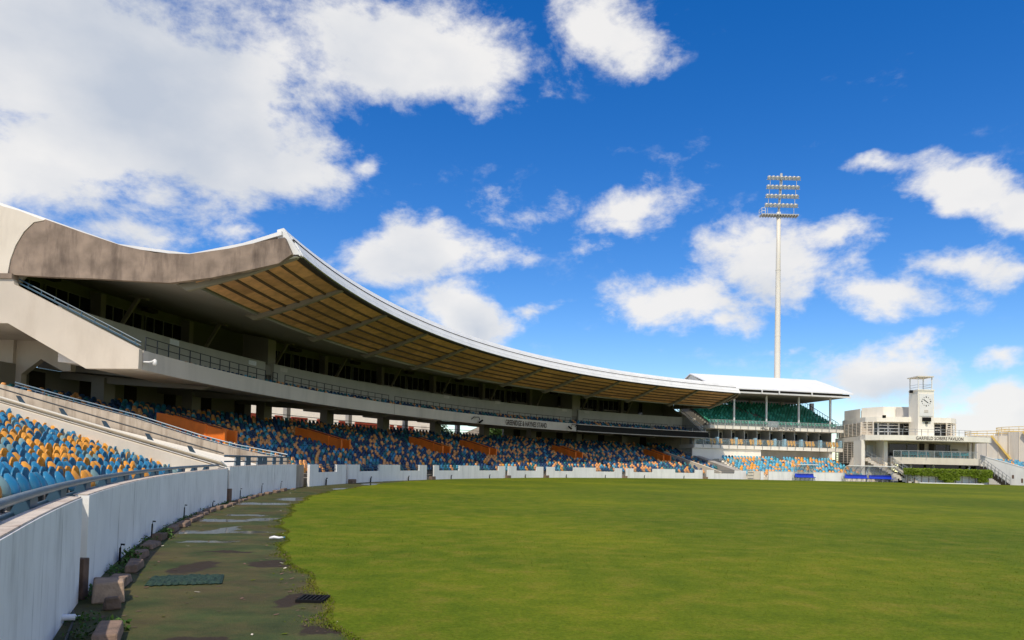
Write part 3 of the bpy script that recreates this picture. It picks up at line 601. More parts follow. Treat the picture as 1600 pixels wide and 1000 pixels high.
# standpipes and pipe ends along the wall foot
for i, (x, y, h, lb) in enumerate([(183, 880, .27, 'black hooked standpipe nearest the camera'), (234, 838, .30, 'thin black standpipe by the weeds, second from the camera'), (285, 808, .34, 'black hooked standpipe, third from the camera'), (330, 797, .20, 'short black standpipe before the wall slot'), (373, 774, .38, 'thin hooked pipe just past the wall slot'), (407, 772, .42, 'slanting black standpipe below the blue railing'), (437, 768, .42, 'black standpipe near the stained corner'),
   (508, 760, .40, 'black standpipe at the first notched wall'), (578, 754, .35, 'left standpipe at the second notched wall'), (637, 751, .33, 'right standpipe at the second notched wall'), (704, 748, .33, 'left standpipe at the third notched wall'), (764, 747, .33, 'right standpipe at the third notched wall'), (820, 746, .33, 'standpipe at the fourth notched wall'), (884, 746, .33, 'left standpipe at the fifth notched wall'), (945, 747, .33, 'right standpipe at the fifth notched wall'), (1006, 748, .33, 'left standpipe at the sixth notched wall'), (1068, 748, .33, 'right standpipe at the sixth notched wall')]):
    t = TW(x); r_ = rw(t)-.07; b = MB(); b.tube([P(r_, t, 0), P(r_, t+.02, h*.8), P(r_-.01, t+.03, h), P(r_-.04, t+.06, h-.01)], .014 if x < 460 else .04, 7); tag(b.build('standpipe', 'black', smooth=True), lb, 'pipe', 'standpipes along the wall foot')
t = cyl(88, 965, rw(-21.5))[0]; q = cyl(88, 965, rw(-21.5)); b = MB(); b.tube([P(rw(t)+.05, t, q[1]), P(rw(t)-.10, t+.02, q[1]-.01)], .028, 10); tag(b.build('drain_spout', 'paper_white', smooth=True), 'white plastic drain spout sticking out of the nearest wall', 'pipe')
b = MB(); b.tube([P(68.75, -22.6, .02), P(68.82, -22.0, .02), P(68.9, -21.6, .03)], .010, 6); tag(b.build('gutter_cable', 'dark_rail'), 'dark cable lying in the gutter by the nearest kerb block', 'cable')

# blue rail on the near wall
rt = thing('near_handrail', P(69.4, -14, 1.05), 'thick weathered blue handrail on plate brackets above the near wall', 'railing')
def RH(t): return 1.05+.05*(t+20.75)/13.4
b = MB(); tsr = np.arange(-40, -7.9, .5); b.tube([P(rw(t)+.19, t, RH(t)+.12) for t in tsr], .035, 10); b.build('top_rail', 'blue_rail_light', rt, True)
b = MB(); b.tube([P(rw(t)+.30, t, RH(t)-.03) for t in tsr], .022, 8); b.build('lower_rail', 'blue_rail', rt, True)
for t in np.arange(-39.6, -8, 1.32):
    b = MB(); o_ = P(rw(t)+.30, t, 0); tz = RH(t)
    prof = [(rw(t)+.17, tz-.35), (rw(t)+.46, tz-.35), (rw(t)+.25, tz+.10), (rw(t)+.17, tz+.10)]
    b.prism([P(r_, t-.10, z_) for r_, z_ in prof], tuple(np.array(P(rw(t)+.3, t+.10, 0))-np.array(P(rw(t)+.3, t-.10, 0)))); b.build('bracket', 'blue_rail', rt)
# blue rail on the wall before the corner
rt = thing('corner_railing', P(70.3, -3, 1.16), 'dark blue two-bar railing with wide plate posts above the corner wall', 'railing')
ta, tb = cyl(357, 714, 70.0)[0], cyl(456, 716, 71.0)[0]
for zz, rr_ in ((1.52, .035), (1.33, .025)):
    b = MB(); b.tube([P(rw(t)+.25, t, zz) for t in np.linspace(ta, tb, 14)], rr_, 8); b.build('rail', 'blue_rail', rt, True)
for x in (361, 384, 409, 419, 439, 453):
    t = cyl(x, 720, rw(-3)+.25)[0]; w = .30 if x < 425 else .18
    b = MB(); b.prism([P(rw(t)+.22, t-w, 1.0), P(rw(t)+.22, t+w, 1.0), P(rw(t)+.24, t+w*.7+.1, 1.5), P(rw(t)+.24, t-w*.7+.1, 1.5)], tuple(np.array(P(.06, t, 0))-np.array(P(0, t, 0)))); b.build('post', 'blue_rail', rt)
# ------------------------------------------------------------------ curved grandstand
TL, TR = 2.75, 66.2
BAY = (TR-TL)/11.0
RIB = [TL+BAY*i for i in range(12)]
GS = thing('curved_grandstand', P(80, 30, 0), 'long curved two-tier grandstand with timber-lined cantilever roof and white edge', 'grandstand')
def rprism(mb, pts, t, dt_m, mi=0):
    """radial-plane polygon [(r, z)] at angle t, dt_m metres thick towards larger angles"""
    a = rad(t); mb.prism([P(r, t, z) for r, z in pts], (math.sin(a)*dt_m, math.cos(a)*dt_m, 0), mi)
def plane_hit(x, y, t):
    a = rad(t); nn = np.array([math.sin(a), math.cos(a)]); d = ray(x, y); k = -((CO[:2]-CEN)@nn)/(d[:2]@nn); q = CO+d*k; return pol(q)[0], q[2]
def rpl(x, y, t): return plane_hit(x, y, t)[0]
def plz(x, y, t): return plane_hit(x, y, t)[1]
# lower tier
ROWS, R0, RD, Z0, RZ = 22, 71.95, 0.73, 0.42, 0.19
prof = [(R0-.35, 0.0), (R0-.35, Z0)]
for i in range(ROWS): prof += [(R0+RD*i, Z0+RZ*i), (R0+RD*i, Z0+RZ*(i+1))] if i else [(R0+RD, Z0), (R0+RD, Z0+RZ)]
prof = [(R0-.35, 0.0), (R0-.35, Z0)]
for i in range(ROWS):
    prof += [(R0+RD*(i+1)-.36, Z0+RZ*i), (R0+RD*(i+1)-.36, Z0+RZ*(i+1))]
RB = R0+RD*ROWS-.36; ZB = Z0+RZ*ROWS
prof += [(98.5, ZB), (98.5, 0.0)]
b = MB(); b.sweep(prof, TL, TR, 0.8); b.build('lower_terrace', 'slab_grey', GS)  # darker than plain concrete, shade in the gaps between seats put into the colour
# deck: front, underside, stepped top
b = MB(); b.sweep([(79.0, 5.82), (79.0, 6.82), (79.25, 6.82), (79.25, 6.05), (80.2, 6.05), (80.2, 6.3), (81.0, 6.3), (81.0, 6.55), (81.8, 6.55), (81.8, 6.8), (83.5, 6.8), (83.5, 6.17), (79.3, 5.80)], TL, TR, .8); b.build('upper_deck', 'deck_grey', GS)
b = MB(); b.sweep([(83.51, 6.17), (83.51, 6.79), (90.3, 8.2), (90.3, 6.75)], TL+4.6, TR, .8); b.build('deck_rear', 'slab_grey', GS)
# underside beams
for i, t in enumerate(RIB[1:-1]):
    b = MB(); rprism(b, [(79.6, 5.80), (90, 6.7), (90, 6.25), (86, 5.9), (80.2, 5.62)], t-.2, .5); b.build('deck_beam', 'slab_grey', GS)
# parapet behind the front rows, with two stair gaps
for a, e in ((TL+.1, cyl(414.5, 575, 83.5)[0]), (cyl(428, 575, 83.5)[0], cyl(893.5, 645, 83.5)[0]), (cyl(904, 645, 83.5)[0], TR-.1)):
    b = MB(); b.sweep([(83.5, 6.9), (83.5, 9.14), (83.75, 9.14), (83.75, 6.9)], a, e, .8); b.build('parapet', 'parapet_grey', GS)
for x0, x1, y0 in ((416, 428, 540), (893, 905, 620)):
    t0, t1 = cyl(x0, y0, 84.2)[0], cyl(x1, y0, 84.2)[0]
    b = MB(); b.sweep([(84.0, 6.9), (84.0, 11.2), (86.5, 11.7), (86.5, 6.9)], t0, t1, .8); b.build('stair_pier', 'slab_grey', GS)
b = MB(); b.sweep([(83.76, 8.2), (83.76, 9.0), (90.3, 9.0), (90.3, 8.3)], TL+.1, TR-.1, .8); b.build('box_floor', 'slab_grey', GS)
# wall of the boxes
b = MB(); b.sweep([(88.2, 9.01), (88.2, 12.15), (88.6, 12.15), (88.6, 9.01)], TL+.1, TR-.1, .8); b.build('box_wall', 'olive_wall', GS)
NOWIN = {2, 8, 10}
mtan = 180/math.pi/88.0
for i in range(11):
    tA, tB = RIB[i], RIB[i+1]
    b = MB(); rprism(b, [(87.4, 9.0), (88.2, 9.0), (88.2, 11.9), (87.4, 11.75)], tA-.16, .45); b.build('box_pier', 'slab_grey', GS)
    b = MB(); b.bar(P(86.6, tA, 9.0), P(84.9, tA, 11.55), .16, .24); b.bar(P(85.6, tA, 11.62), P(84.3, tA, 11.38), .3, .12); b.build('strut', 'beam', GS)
    if i in NOWIN and i != 10 and i != 8: continue
    units = []
    x = 0.75
    for kind in ('w', 'w', 'w', 'd', 'g', 'd', 'w', 'w', 'w'):
        w = {'w': .92, 'd': .8, 'g': .35}[kind]; units.append((kind, x, x+w)); x += w+.04
    if i == 8: units = units[6:]
    if i == 10: units = units[:1]+units[3:4]
    for kind, a, e in units:
        t0, t1 = tA+a*mtan, tA+e*mtan
        if kind == 'g': continue
        z0, z1 = (9.95, 11.35) if kind == 'w' else (9.02, 11.35)
        fr = MB(); fr.sweep([(88.08, z0-.05), (88.08, z1+.05), (88.195, z1+.05), (88.195, z0-.05)], t0-.02*mtan, t1+.02*mtan); f_ = fr.build('box_window' if kind == 'w' else 'box_door', 'frame_grey', GS)
        g = MB(); g.sweep([(88.05, z0+.03), (88.05, z1-.03), (88.078, z1-.03), (88.078, z0+.03)], t0+.05*mtan, t1-.05*mtan); g.build('pane', 'glass_dark', f_)
    for a, e in ((0.70, 3.6), (5.9, 8.8)):
        if i == 8 and a < 1: continue
        if i == 10: continue
        sb = MB(); sb.sweep([(87.85, 9.78), (87.85, 9.88), (88.19, 9.88), (88.19, 9.78)], tA+a*mtan, tA+min(e, 8.6)*mtan); sb.build('window_sill', 'concrete', GS)
    lf = MB(); tm = (tA+tB)/2; lf.sweep([(87.2, 11.55), (87.2, 11.8), (87.7, 11.85), (87.7, 11.55)], tm-.35, tm+.35); lf.build('ceiling_fan_unit', 'dark_gap', GS)

# roof
b = MB(); b.sweep([(76.7, 10.25), (76.7, 10.75), (80.5, 12.05), (84.4, 13.35), (87.0, 14.2), (90.2, 14.9), (90.2, 12.3), (88.0, 12.05), (82.0, 11.05)], TL+.25, TR-.25, .8); RO = b.build('roof_slab', 'slab_grey', GS)
b = MB(); b.sweep([(72.0, 12.80), (74.0, 12.18), (76.7, 11.66), (80.5, 12.12), (84.4, 13.42), (87.0, 14.27), (90.4, 14.97), (90.4, 15.1), (87.0, 14.42), (84.4, 13.57), (80.5, 12.27), (76.7, 11.80), (74.0, 12.36), (72.0, 13.0)], TL-.1, TR+.1, .8); b.build('roof_sheet', 'roof_white', GS)
b = MB(); b.sweep([(71.5, 12.00), (71.5, 12.70), (76.9, 11.6), (76.9, 10.45)], TL+.2, TR-.2, .8); b.build('soffit_void', 'dark_gap', GS)
# white edge in stepped strips
for r_, z0, r1_, z1 in ((71.74, 12.90, 72.0, 13.22), (71.44, 12.55, 71.70, 12.88), (71.20, 12.19, 71.42, 12.53), (71.02, 11.86, 71.18, 12.17)):
    b = MB(); b.sweep([(r_, z0), (r1_, z1), (72.2, z1), (72.2, z0)], TL+.28, TR+.1, .8); b.build('edge_strip', 'edge_metal', GS)
b = MB(); b.sweep([(71.12, 11.76), (71.12, 11.83), (71.5, 11.83), (71.5, 11.76)], TL, TR, .8); b.build('edge_gutter', 'dark_gap', GS)
# timber panels between the ribs, each its own piece
def sof(r): return 11.80+(r-71.3)*(10.22-11.80)/(76.9-71.3)
NP = 6
for i in range(11):
    for j in range(NP):
        ra, rb_ = 71.52+(76.55-71.52)*j/NP+.05, 71.52+(76.55-71.52)*(j+1)/NP-.05
        if j:
            pu = MB(); rc = ra-.05; pu.sweep([(rc-.05, sof(rc)+.10), (rc-.05, sof(rc)-.01), (rc+.05, sof(rc)-.04), (rc+.05, sof(rc)+.06)], RIB[i]+.12, RIB[i+1]-.12, 1.5); pu.build('purlin', 'purlin_brown', GS)
        for h_ in range(2):
            t0 = RIB[i]+.12+(BAY-.24)*h_/2; t1 = RIB[i]+.12+(BAY-.24)*(h_+1)/2-.012
            b = MB(); b.sweep([(ra, sof(ra)+.06), (rb_, sof(rb_)+.06), (rb_, sof(rb_)+.11), (ra, sof(ra)+.11)], t0, t1, 1.5); b.build('soffit_panel', 'soffit_wood', GS)
for i, t in enumerate(RIB):
    tt_ = t if 0 < i < 11 else (t+.28 if i == 0 else t-.28)
    b = MB(); rprism(b, [(71.3, 11.72), (71.3, 11.95), (77.1, 10.35), (77.6, 10.30), (77.0, 9.98), (74.0, 10.78)], tt_-.11, .28); b.build('roof_rib', 'beam', GS)
# concrete end panels of the roof
def arc_pts(c, r, a0, a1, n): return [(c[0]+r*math.cos(rad(a0+(a1-a0)*i/n)), c[1]+r*math.sin(rad(a0+(a1-a0)*i/n))) for i in range(n+1)]
topc = [(71.75, 12.60), (73.0, 12.36), (74.6, 12.00), (76.6, 11.70), (78.4, 11.74), (80.2, 12.12), (82.2, 12.75), (84.2, 13.42)]
botc = [(84.0, 10.46), (81.6, 10.40), (79.5, 10.30), (77.6, 10.22), (75.5, 10.50), (73.5, 10.92), (72.0, 11.28), (71.35, 11.75)]
bulge = [(84.75, 13.25), (85.25, 12.75), (85.65, 12.05), (85.9, 11.3), (86.0, 10.55)]
for t, dm in ((TL-.28, .30), (TR+.02, .30)):
    b = MB(); rprism(b, topc+bulge+botc, t, dm); b.build('roof_end_panel', 'concrete_brown', GS)
b = MB(); rprism(b, [(84.25, 13.36), (84.8, 13.26), (85.3, 12.76), (85.7, 12.06), (85.95, 11.3), (86.05, 10.56), (95, 10.62), (95, 14.6), (90.0, 14.75), (87.2, 14.25), (85.6, 13.85)], TL-.30, .34); b.build('roof_end_shell', 'cream_light', GS)
b = MB(); b.sweep([(71.0, 11.8), (71.95, 13.2), (72.3, 13.1), (72.2, 12.3), (71.9, 11.6)], TL+.02, TL+.27); b.build('edge_end_cap', 'edge_metal', GS)
# stair flank wall on the left end
SF = [(79.0, 5.82), (79.0, 6.82), (85.65, 10.03), (85.8, 10.40), (95, 10.55), (95, 8.05), (85.9, 8.04), (81.72, 5.79)]
b = MB(); rprism(b, SF, TL-.30, .32); b.build('stair_flank_wall', 'cream', GS)
b = MB(); rprism(b, [(85.75, 10.32), (85.75, 10.58), (95, 10.63), (95, 10.45)], TL-.36, .5); b.build('flank_ledge', 'concrete_brown', GS)
b = MB(); rprism(b, [(79.5, 5.83), (81.72, 5.84), (85.9, 8.09), (97, 8.1), (97, 8.4), (85.8, 8.4), (81.5, 6.2), (79.5, 6.2)], TL+.05, 6.5); b.build('stair_underside', 'cream', GS)
b = MB(); rprism(b, [(79.2, 7.02), (85.6, 10.13), (85.6, 10.19), (79.2, 7.08)], TL-.1, .06)
b.tube([P(79.1, TL-.05, 7.22), P(82.3, TL-.05, 8.77), P(85.7, TL-.05, 10.40)], .035, 6)
b.tube([P(79.1, TL-.05, 7.05), P(82.3, TL-.05, 8.60), P(85.7, TL-.05, 10.22)], .022, 6)
for q in np.linspace(79.4, 85.2, 9): b.bar(P(q, TL-.05, 6.9+(q-79.0)*.483), P(q, TL-.05, 7.28+(q-79.2)*.483), .04)
b.build('stair_handrail', 'blue_rail', GS)
# wall below the flank: pier and chamfered doorway into the dark
b = MB(); rprism(b, [(rpl(20, 560, TL+3.2), 3.6), (rpl(20, 560, TL+3.2), 8.1), (97, 8.1), (97, 3.6)], TL+3.2, .9); b.build('flank_pier', 'cream', GS)
b = MB(); tq = TL+3.35; ra_, rb_, rc_ = rpl(33, 590, tq), rpl(64, 562, tq), rpl(98, 578, tq)
rprism(b, [(ra_, 3.6), (ra_, plz(33, 584, tq)), (rb_, plz(64, 561, tq)), (rc_, plz(98, 580, tq)), (rc_-.5, plz(98, 580, tq)), (rc_-.5, 8.2), (ra_+6, 8.2), (ra_+6, 3.6)], tq, .4); b.build('doorway_frame', 'cream', GS)
# closed parts of the lower back wall
tO0, tO1 = cyl(392, 650, 90)[0], cyl(787, 670, 90)[0]
for a, e in ((TL+.2, tO0), (tO1, TR-.2)):
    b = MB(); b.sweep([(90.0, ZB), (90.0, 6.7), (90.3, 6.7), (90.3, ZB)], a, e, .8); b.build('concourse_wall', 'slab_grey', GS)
    for q in np.arange(a+1.2, e-1, 2.6):
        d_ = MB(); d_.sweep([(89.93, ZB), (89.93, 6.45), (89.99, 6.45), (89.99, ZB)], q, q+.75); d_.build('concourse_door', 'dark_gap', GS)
b = MB(); b.sweep([(90.0, 6.45), (90.0, 6.7), (90.4, 6.7), (90.4, 6.45)], tO0, tO1, .8); b.build('lintel', 'slab_grey', GS)
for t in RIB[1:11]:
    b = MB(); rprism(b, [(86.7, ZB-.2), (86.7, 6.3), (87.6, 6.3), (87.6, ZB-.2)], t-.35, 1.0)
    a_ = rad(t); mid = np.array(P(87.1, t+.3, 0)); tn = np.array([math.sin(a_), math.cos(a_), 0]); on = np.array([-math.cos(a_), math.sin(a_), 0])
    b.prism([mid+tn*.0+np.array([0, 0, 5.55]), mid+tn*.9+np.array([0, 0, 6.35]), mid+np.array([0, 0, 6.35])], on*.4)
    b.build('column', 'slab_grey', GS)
    if tO0-2 < t < tO1+1:
        b = MB(); rprism(b, [(92.6, ZB), (92.6, 8.2), (93.1, 8.2), (93.1, ZB)], t+.1, .55); b.build('rear_column', 'concrete', GS)
# rail and red panels behind the concourse
b = MB()
for zz in (5.35, 5.62): b.tube([P(89.2, q, zz) for q in np.arange(tO0, tO1, 1.0)], .03, 5)
b.build('concourse_rail', 'dark_rail', GS)
for i, (x0, x1) in enumerate([(392, 407), (431, 442), (456, 481), (497, 511), (531, 540), (556, 597), (611, 616), (622, 629), (640, 647)]):
    t0, t1 = cyl(x0, 652, 97.8)[0], cyl(x1, 652, 97.8)[0]; z0 = ZB
    b = MB(); b.sweep([(97.8, z0), (97.8, 6.22), (98.0, 6.22), (98.0, z0)], t0, t1); b.build('red_wall_panel', 'red_panel', GS)
VOM = [q-.95 for q in (7.25, 18.5, 30.6, 36.7, 48.5, 60.7)]
# vomitories: two orange side walls, a back wall and end posts each
for i, t in enumerate(VOM):
    for sd, dtm in ((0, 0), (1, 1.3)):
        tt_ = t+dtm/80*180/math.pi
        b = MB(); rprism(b, [(77.0, 1.3), (77.0, 2.98), (80.6, 3.89), (81.2, 3.97), (81.2, 2.4)], tt_, .16)
        o = b.build('vomitory_wall', 'orange_paint', GS)
        for rr_ in (77.0,) if sd else (77.0, 78.15):
            pz = 2.98+(rr_-77)*.253
            b = MB(); rprism(b, [(rr_-.05, pz-.75), (rr_-.05, pz+.06), (rr_+.07, pz+.09), (rr_+.07, pz-.75)], tt_-.03, .20); b.build('end_post', 'orange_paint', o)
        b = MB(); b.tube([P(77.2, tt_+.06, 3.1), P(80.8, tt_+.06, 4.04)], .028, 5); b.build('cap_rail', 'dark_rail', o)
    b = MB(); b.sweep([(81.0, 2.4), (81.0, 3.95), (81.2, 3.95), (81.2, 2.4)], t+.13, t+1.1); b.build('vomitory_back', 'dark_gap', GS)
# deck front rails in runs
for x0, x1 in ((225, 414), (426, 433), (445, 608), (617.5, 782), (794, 893), (912, 1043.5), (1053, 1092)):
    t0, t1 = cyl(x0, 600, 79.15)[0], cyl(x1, 600, 79.15)[0]; b = MB(); n_ = max(1, int(round((t1-t0)/.78)))
    for zz in (7.56, 7.18): b.tube([P(79.15, q, zz) for q in np.linspace(t0, t1, n_+1)], .026, 5)
    for q in np.linspace(t0, t1, n_+1): b.bar(P(79.15, q, 6.8), P(79.15, q, 7.57), .045)
    b.build('deck_railing', 'dark_rail', GS)
# small plates on the parapet, name on the front
for x, y in ((395, 567), (444, 578), (698, 620), (778, 629), (882, 641), (917, 644), (1083, 655), (273, 535)):
    t, z = cyl(x, y, 83.45); b = MB(); b.sweep([(83.46, z-.17), (83.46, z+.17), (83.495, z+.17), (83.495, z-.17)], t-.32, t+.32); b.build('row_plate', 'paper_white' if x in (395, 273) else 'deck_grey', GS)
vs, fs, w = text_mesh('GREENIDGE & HAYNES STAND', 1.0)
t0, t1 = cyl(790, 658, 78.95)[0], cyl(854.5, 664, 78.95)[0]; sx = (t1-t0)/w
b = MB(); b.add([P(78.96, t0+v[0]*sx, 5.98+v[1]*.86) for v in vs], fs); b.build('stand_name', 'sign_red', GS)
b = MB(); tq = cyl(616.5, 640, 78.98)[0]; b.sweep([(78.985, 5.83), (78.985, 6.8), (78.999, 6.8), (78.999, 5.83)], tq, tq+.02); b.build('joint_line', 'slab_grey', GS)
# right end stair with pale rails
b = MB(); rprism(b, [(79.0, 5.82), (79.0, 6.82), (84.4, 10.0), (86.0, 10.3), (86.0, 8.2), (82.0, 5.8)], TR+.02, .3); b.build('stair_flank_wall', 'concrete', GS)
for dz in (.35, .75):
    b = MB(); b.tube([P(79.0, TR+.1, 6.82+dz), P(85.2, TR+.1, 10.1+dz)], .06, 6); b.build('stair_handrail', 'frame_white', GS)
b = MB(); b.bar(P(84.4, TR+.1, 9.9), P(84.4, TR+.1, 11.0), .2); b.build('stair_post', 'frame_white', GS)
# pale end wall under the right end, closing wall above
b = MB(); rprism(b, [(83.5, 6.9), (83.5, 9.3), (86.0, 10.6), (86.0, 12.2), (90.3, 12.4), (90.3, 6.9)], TR-.15, .3); b.build('end_wall', 'slab_grey', GS)
b = MB(); b.sweep([(78.9, 5.75), (78.9, 6.86), (79.4, 6.86), (79.4, 5.75)], TR-.1, TR+.5); b.build('deck_end_block', 'cream_light', GS)
b = MB(); rprism(b, [(80.5, 0), (80.5, 5.4), (79.2, 5.8), (90, 6.6), (90, 0)], TR-.2, .4); b.build('end_pier', 'cream_light', GS)

# LED board along the right part of the deck front
ta, tb = cyl(902, 668, 78.8)[0], cyl(1106, 680, 78.8)[0]
LB = thing('ribbon_board', P(78.9, (ta+tb)/2, 5.9), 'long black ribbon scoreboard fixed to the right end of the deck front', 'scoreboard')
nb = 14
for i in range(nb):
    b = MB(); q0 = ta+(tb-ta)*i/nb; q1 = ta+(tb-ta)*(i+1)/nb-.01; b.sweep([(78.78, 5.93), (78.78, 6.70), (78.97, 6.70), (78.97, 5.93)], q0, q1); b.build('screen_panel', 'black', LB)
b = MB(); b.sweep([(78.74, 6.71), (78.74, 6.78), (78.97, 6.78), (78.97, 6.71)], ta, tb, .8); b.build('top_trim', 'deck_grey', LB)
b = MB(); b.sweep([(78.74, 5.80), (78.74, 5.92), (78.97, 5.92), (78.97, 5.80)], ta, tb, .8); b.build('bottom_trim', 'concrete', LB)
# security cameras and bracket arms on the deck front
def cctv(x, y, lb, dirn=1, big=1.0):
    t, z = cyl(x, y, 78.8); c = np.array(P(78.95, t, z)); a_ = rad(t); tn = np.array([math.sin(a_), math.cos(a_), 0]); inn = np.array([math.cos(a_), -math.sin(a_), 0])
    rt = thing('security_camera', tuple(c), lb, 'camera', 'cameras on the deck front')
    b = MB(); b.tube([c-inn*.05, c+inn*.25*big+np.array([0, 0, .25*big]), c+inn*.3*big+tn*.9*dirn*big+np.array([0, 0, .28*big]), c+inn*.3*big+tn*1.0*dirn*big+np.array([0, 0, -.05])], .045*big, 6); b.build('arm', 'black', rt)
    e = c+inn*.3*big+tn*1.25*dirn*big+np.array([0, 0, -.2*big]); b = MB(); b.tube([e-tn*.25*dirn*big-np.array([0, 0, .1*big]), e+tn*.3*dirn*big+np.array([0, 0, .18*big])], [.13*big, .10*big], 8); b.build('camera_body', 'black', rt)
cctv(739, 655, 'black camera on a bracket arm left of the stand name')
cctv(900, 667, 'black camera on a bracket arm just left of the ribbon scoreboard', -1)
t, z = cyl(231, 566, 78.8); c = np.array(P(78.98, t, z)); rt = thing('dome_camera', tuple(c), 'white dome security camera at the left end of the deck front', 'camera')
a_ = rad(t); tn = np.array([math.sin(a_), math.cos(a_), 0]); inn = np.array([math.cos(a_), -math.sin(a_), 0])
b = MB(); b.tube([c-inn*.02-tn*.1, c+inn*.25, c+inn*.4+tn*.2+np.array([0, 0, .1])], .05, 6); b.build('arm', 'frame_white', rt)
b = MB(); e = c+inn*.4+tn*.25; b.tube([e+np.array([0, 0, .2]), e+np.array([0, 0, .12]), e+np.array([0, 0, -.02]), e+np.array([0, 0, -.12])], [.03, .11, .12, .07], 10); b.build('dome', 'frame_white', rt, True)

# ------------------------------------------------------------------ near terrace and the walls between the terraces
AL = rad(3.0); PA = np.array(P(70.0, -7.3, 0)[:2]); AD = np.array([-math.cos(AL), math.sin(AL)])
def pa_hit(x, y):
    d = ray(x, y); nn = np.array([AD[1], -AD[0]]); k = ((PA-CO[:2])@nn)/(d[:2]@nn); q = CO+d*k; return float((q[:2]-PA)@AD), float(q[2])
def pa_pt(s, z, off=0.0):
    q = PA+AD*s+np.array([AD[1], -AD[0]])*(-off); return (q[0], q[1], z)
def pa_theta(r):
    o = PA-CEN; bq = o@AD; c = o@o-r*r; s = -bq+math.sqrt(bq*bq-c); q = PA+AD*s; return pol((q[0], q[1], 0))[1]
NR, NR0, ND, NZ0, NZ = 13, 71.35, 0.59, 0.46, 0.178
NT = thing('near_terrace', P(73, -16, 0), 'open concrete seating terrace behind the near white wall', 'terrace')
for i in range(NR):
    a_, e_ = NR0+ND*i-.30, NR0+ND*(i+1)-.302
    if i == NR-1: e_ += 6
    b = MB(); b.sweep([(a_, -.02), (a_, NZ0+NZ*i), (e_, NZ0+NZ*i), (e_, -.02)], -48, pa_theta(NR0+ND*i)-.15, 1.0); b.build('step', 'concrete', NT)
AW = thing('aisle_wall', pa_pt(3, 0), 'sloping cream aisle wall with dark handrail at the far side of the near terrace', 'wall')
sl_ = (3.36-1.34)/7.74
def az_(s): return 1.30+sl_*s
b = MB(); b.prism([pa_pt(-.05, -.02), pa_pt(16, -.02), pa_pt(16, az_(16)-.16), pa_pt(-.05, az_(0)-.16)], tuple(np.array(pa_pt(0, 0, .5))-np.array(pa_pt(0, 0, 0)))); b.build('wall_body', 'cream_light', AW)
b = MB(); b.prism([pa_pt(-.1, az_(0)-.157, -.04), pa_pt(16, az_(16)-.157, -.04), pa_pt(16, az_(16)+.02, .42), pa_pt(-.1, az_(0)+.02, .42)], (0, 0, .05)); b.build('sloped_coping', 'white_cream', AW)
b = MB(); b.tube([pa_pt(-.1, az_(0)+.30, .25), pa_pt(16, az_(16)+.30, .25)], .025, 6); b.build('handrail', 'dark_rail', AW)
for x in (40, 107, 174, 242, 308):
    s_, _ = pa_hit(x, 650); b = MB(); b.prism([pa_pt(s_-.13, az_(s_)-.14, .0), pa_pt(s_+.09, az_(s_)-.10, .0), pa_pt(s_+.15, az_(s_)+.28, .24), pa_pt(s_+.02, az_(s_)+.26, .24)], tuple(np.array(pa_pt(0, 0, .05))-np.array(pa_pt(0, 0, 0)))); b.build('bracket', 'blue_rail', AW)
# ramp between the two walls
b = MB()
pts = [pa_pt(.6, .9, .6), pa_pt(16, 4.3, .6), P(87, TL-.6, 4.3), P(71.6, TL-.6, .95)]
b.prism(pts, (0, 0, -.3)); b.prism([(p_[0], p_[1], -.02) for p_ in pts], (0, 0, .2)); b.prism([pa_pt(.6, -.02, .6), P(71.6, TL-.6, -.02), P(71.6, TL-.6, .92), pa_pt(.6, .88, .6)], tuple(np.array(P(.2, -3, 0))-np.array(P(0, -3, 0))))
tag(b.build('access_ramp', 'white_cream'), 'pale sloping access ramp behind the corner railing', 'ramp')
BW = thing('stained_wall', P(76, TL-.4, 0), 'stained grey concrete side wall stepping up along the edge of the curved stand', 'wall')
b = MB(); rprism(b, [(71.15, -.02), (71.15, 1.50), (72.4, 1.64), (73.9, 1.95), (75.8, 2.38), (79.05, 3.32), (83.0, 4.22), (86, 4.9), (86, -.02)], TL-.50, .28); b.build('wall_body', 'concrete_stained', BW)
b = MB(); hp = [(71.3, 1.66), (73.9, 2.10), (75.8, 2.55), (79.05, 3.48), (83.0, 4.40), (85.6, 5.05)]
b.tube([P(r_, TL-.1, z_) for r_, z_ in hp], .035, 6); b.tube([P(r_, TL-.1, z_-.14) for r_, z_ in hp], .024, 6)
b.build('handrail', 'blue_rail_light', BW)
for r_ in np.arange(71.6, 85.5, 1.55):
    z_ = float(np.interp(r_, [q[0] for q in hp], [q[1] for q in hp])); b = MB(); b.bar(P(r_, TL-.1, z_-.55), P(r_, TL-.1, z_), .05); b.build('rail_post', 'blue_rail', BW)
# right-hand aisle walls of the curved stand
for t, lb, m_ in ((62.9, 'white sloping aisle wall at the right end of the curved stand seats', 'cream_light'), (65.4, 'grey sloping ramp wall right of the white aisle wall', 'concrete')):
    b = MB(); dz = 0 if t < 64 else .1
    rprism(b, [(70.3, -.02), (70.3, 1.0+dz), (80, 3.25+dz), (82, 3.75+dz), (82, -.02)], t, .35 if t < 64 else 1.2); tag(b.build('aisle_wall', m_), lb, 'wall')
# ------------------------------------------------------------------ straight stand on the right of the curved one
HS = thing('straight_grandstand', H(15, 10, 0), 'straight white two-tier grandstand with green upper seats and pitched white roof', 'grandstand')
def hbox(mb, u0, u1, s0, s1, z0, z1, mi=0):
    mb.prism([H(u0, s0, z0), H(u1, s0, z0), H(u1, s1, z0), H(u0, s1, z0)], (0, 0, z1-z0), mi)
def hprof(mb, prof, u0, u1, mi=0):
    """(s, z) outline pushed along the stand"""
    d = HE*(u1-u0); mb.prism([H(u0, s, z) for s, z in prof], (d[0], d[1], 0), mi)
def hb(name, m, *a, parent=HS):
    b = MB(); hbox(b, *a); return b.build(name, m, parent)
UL, UR = 3.5, 27.2
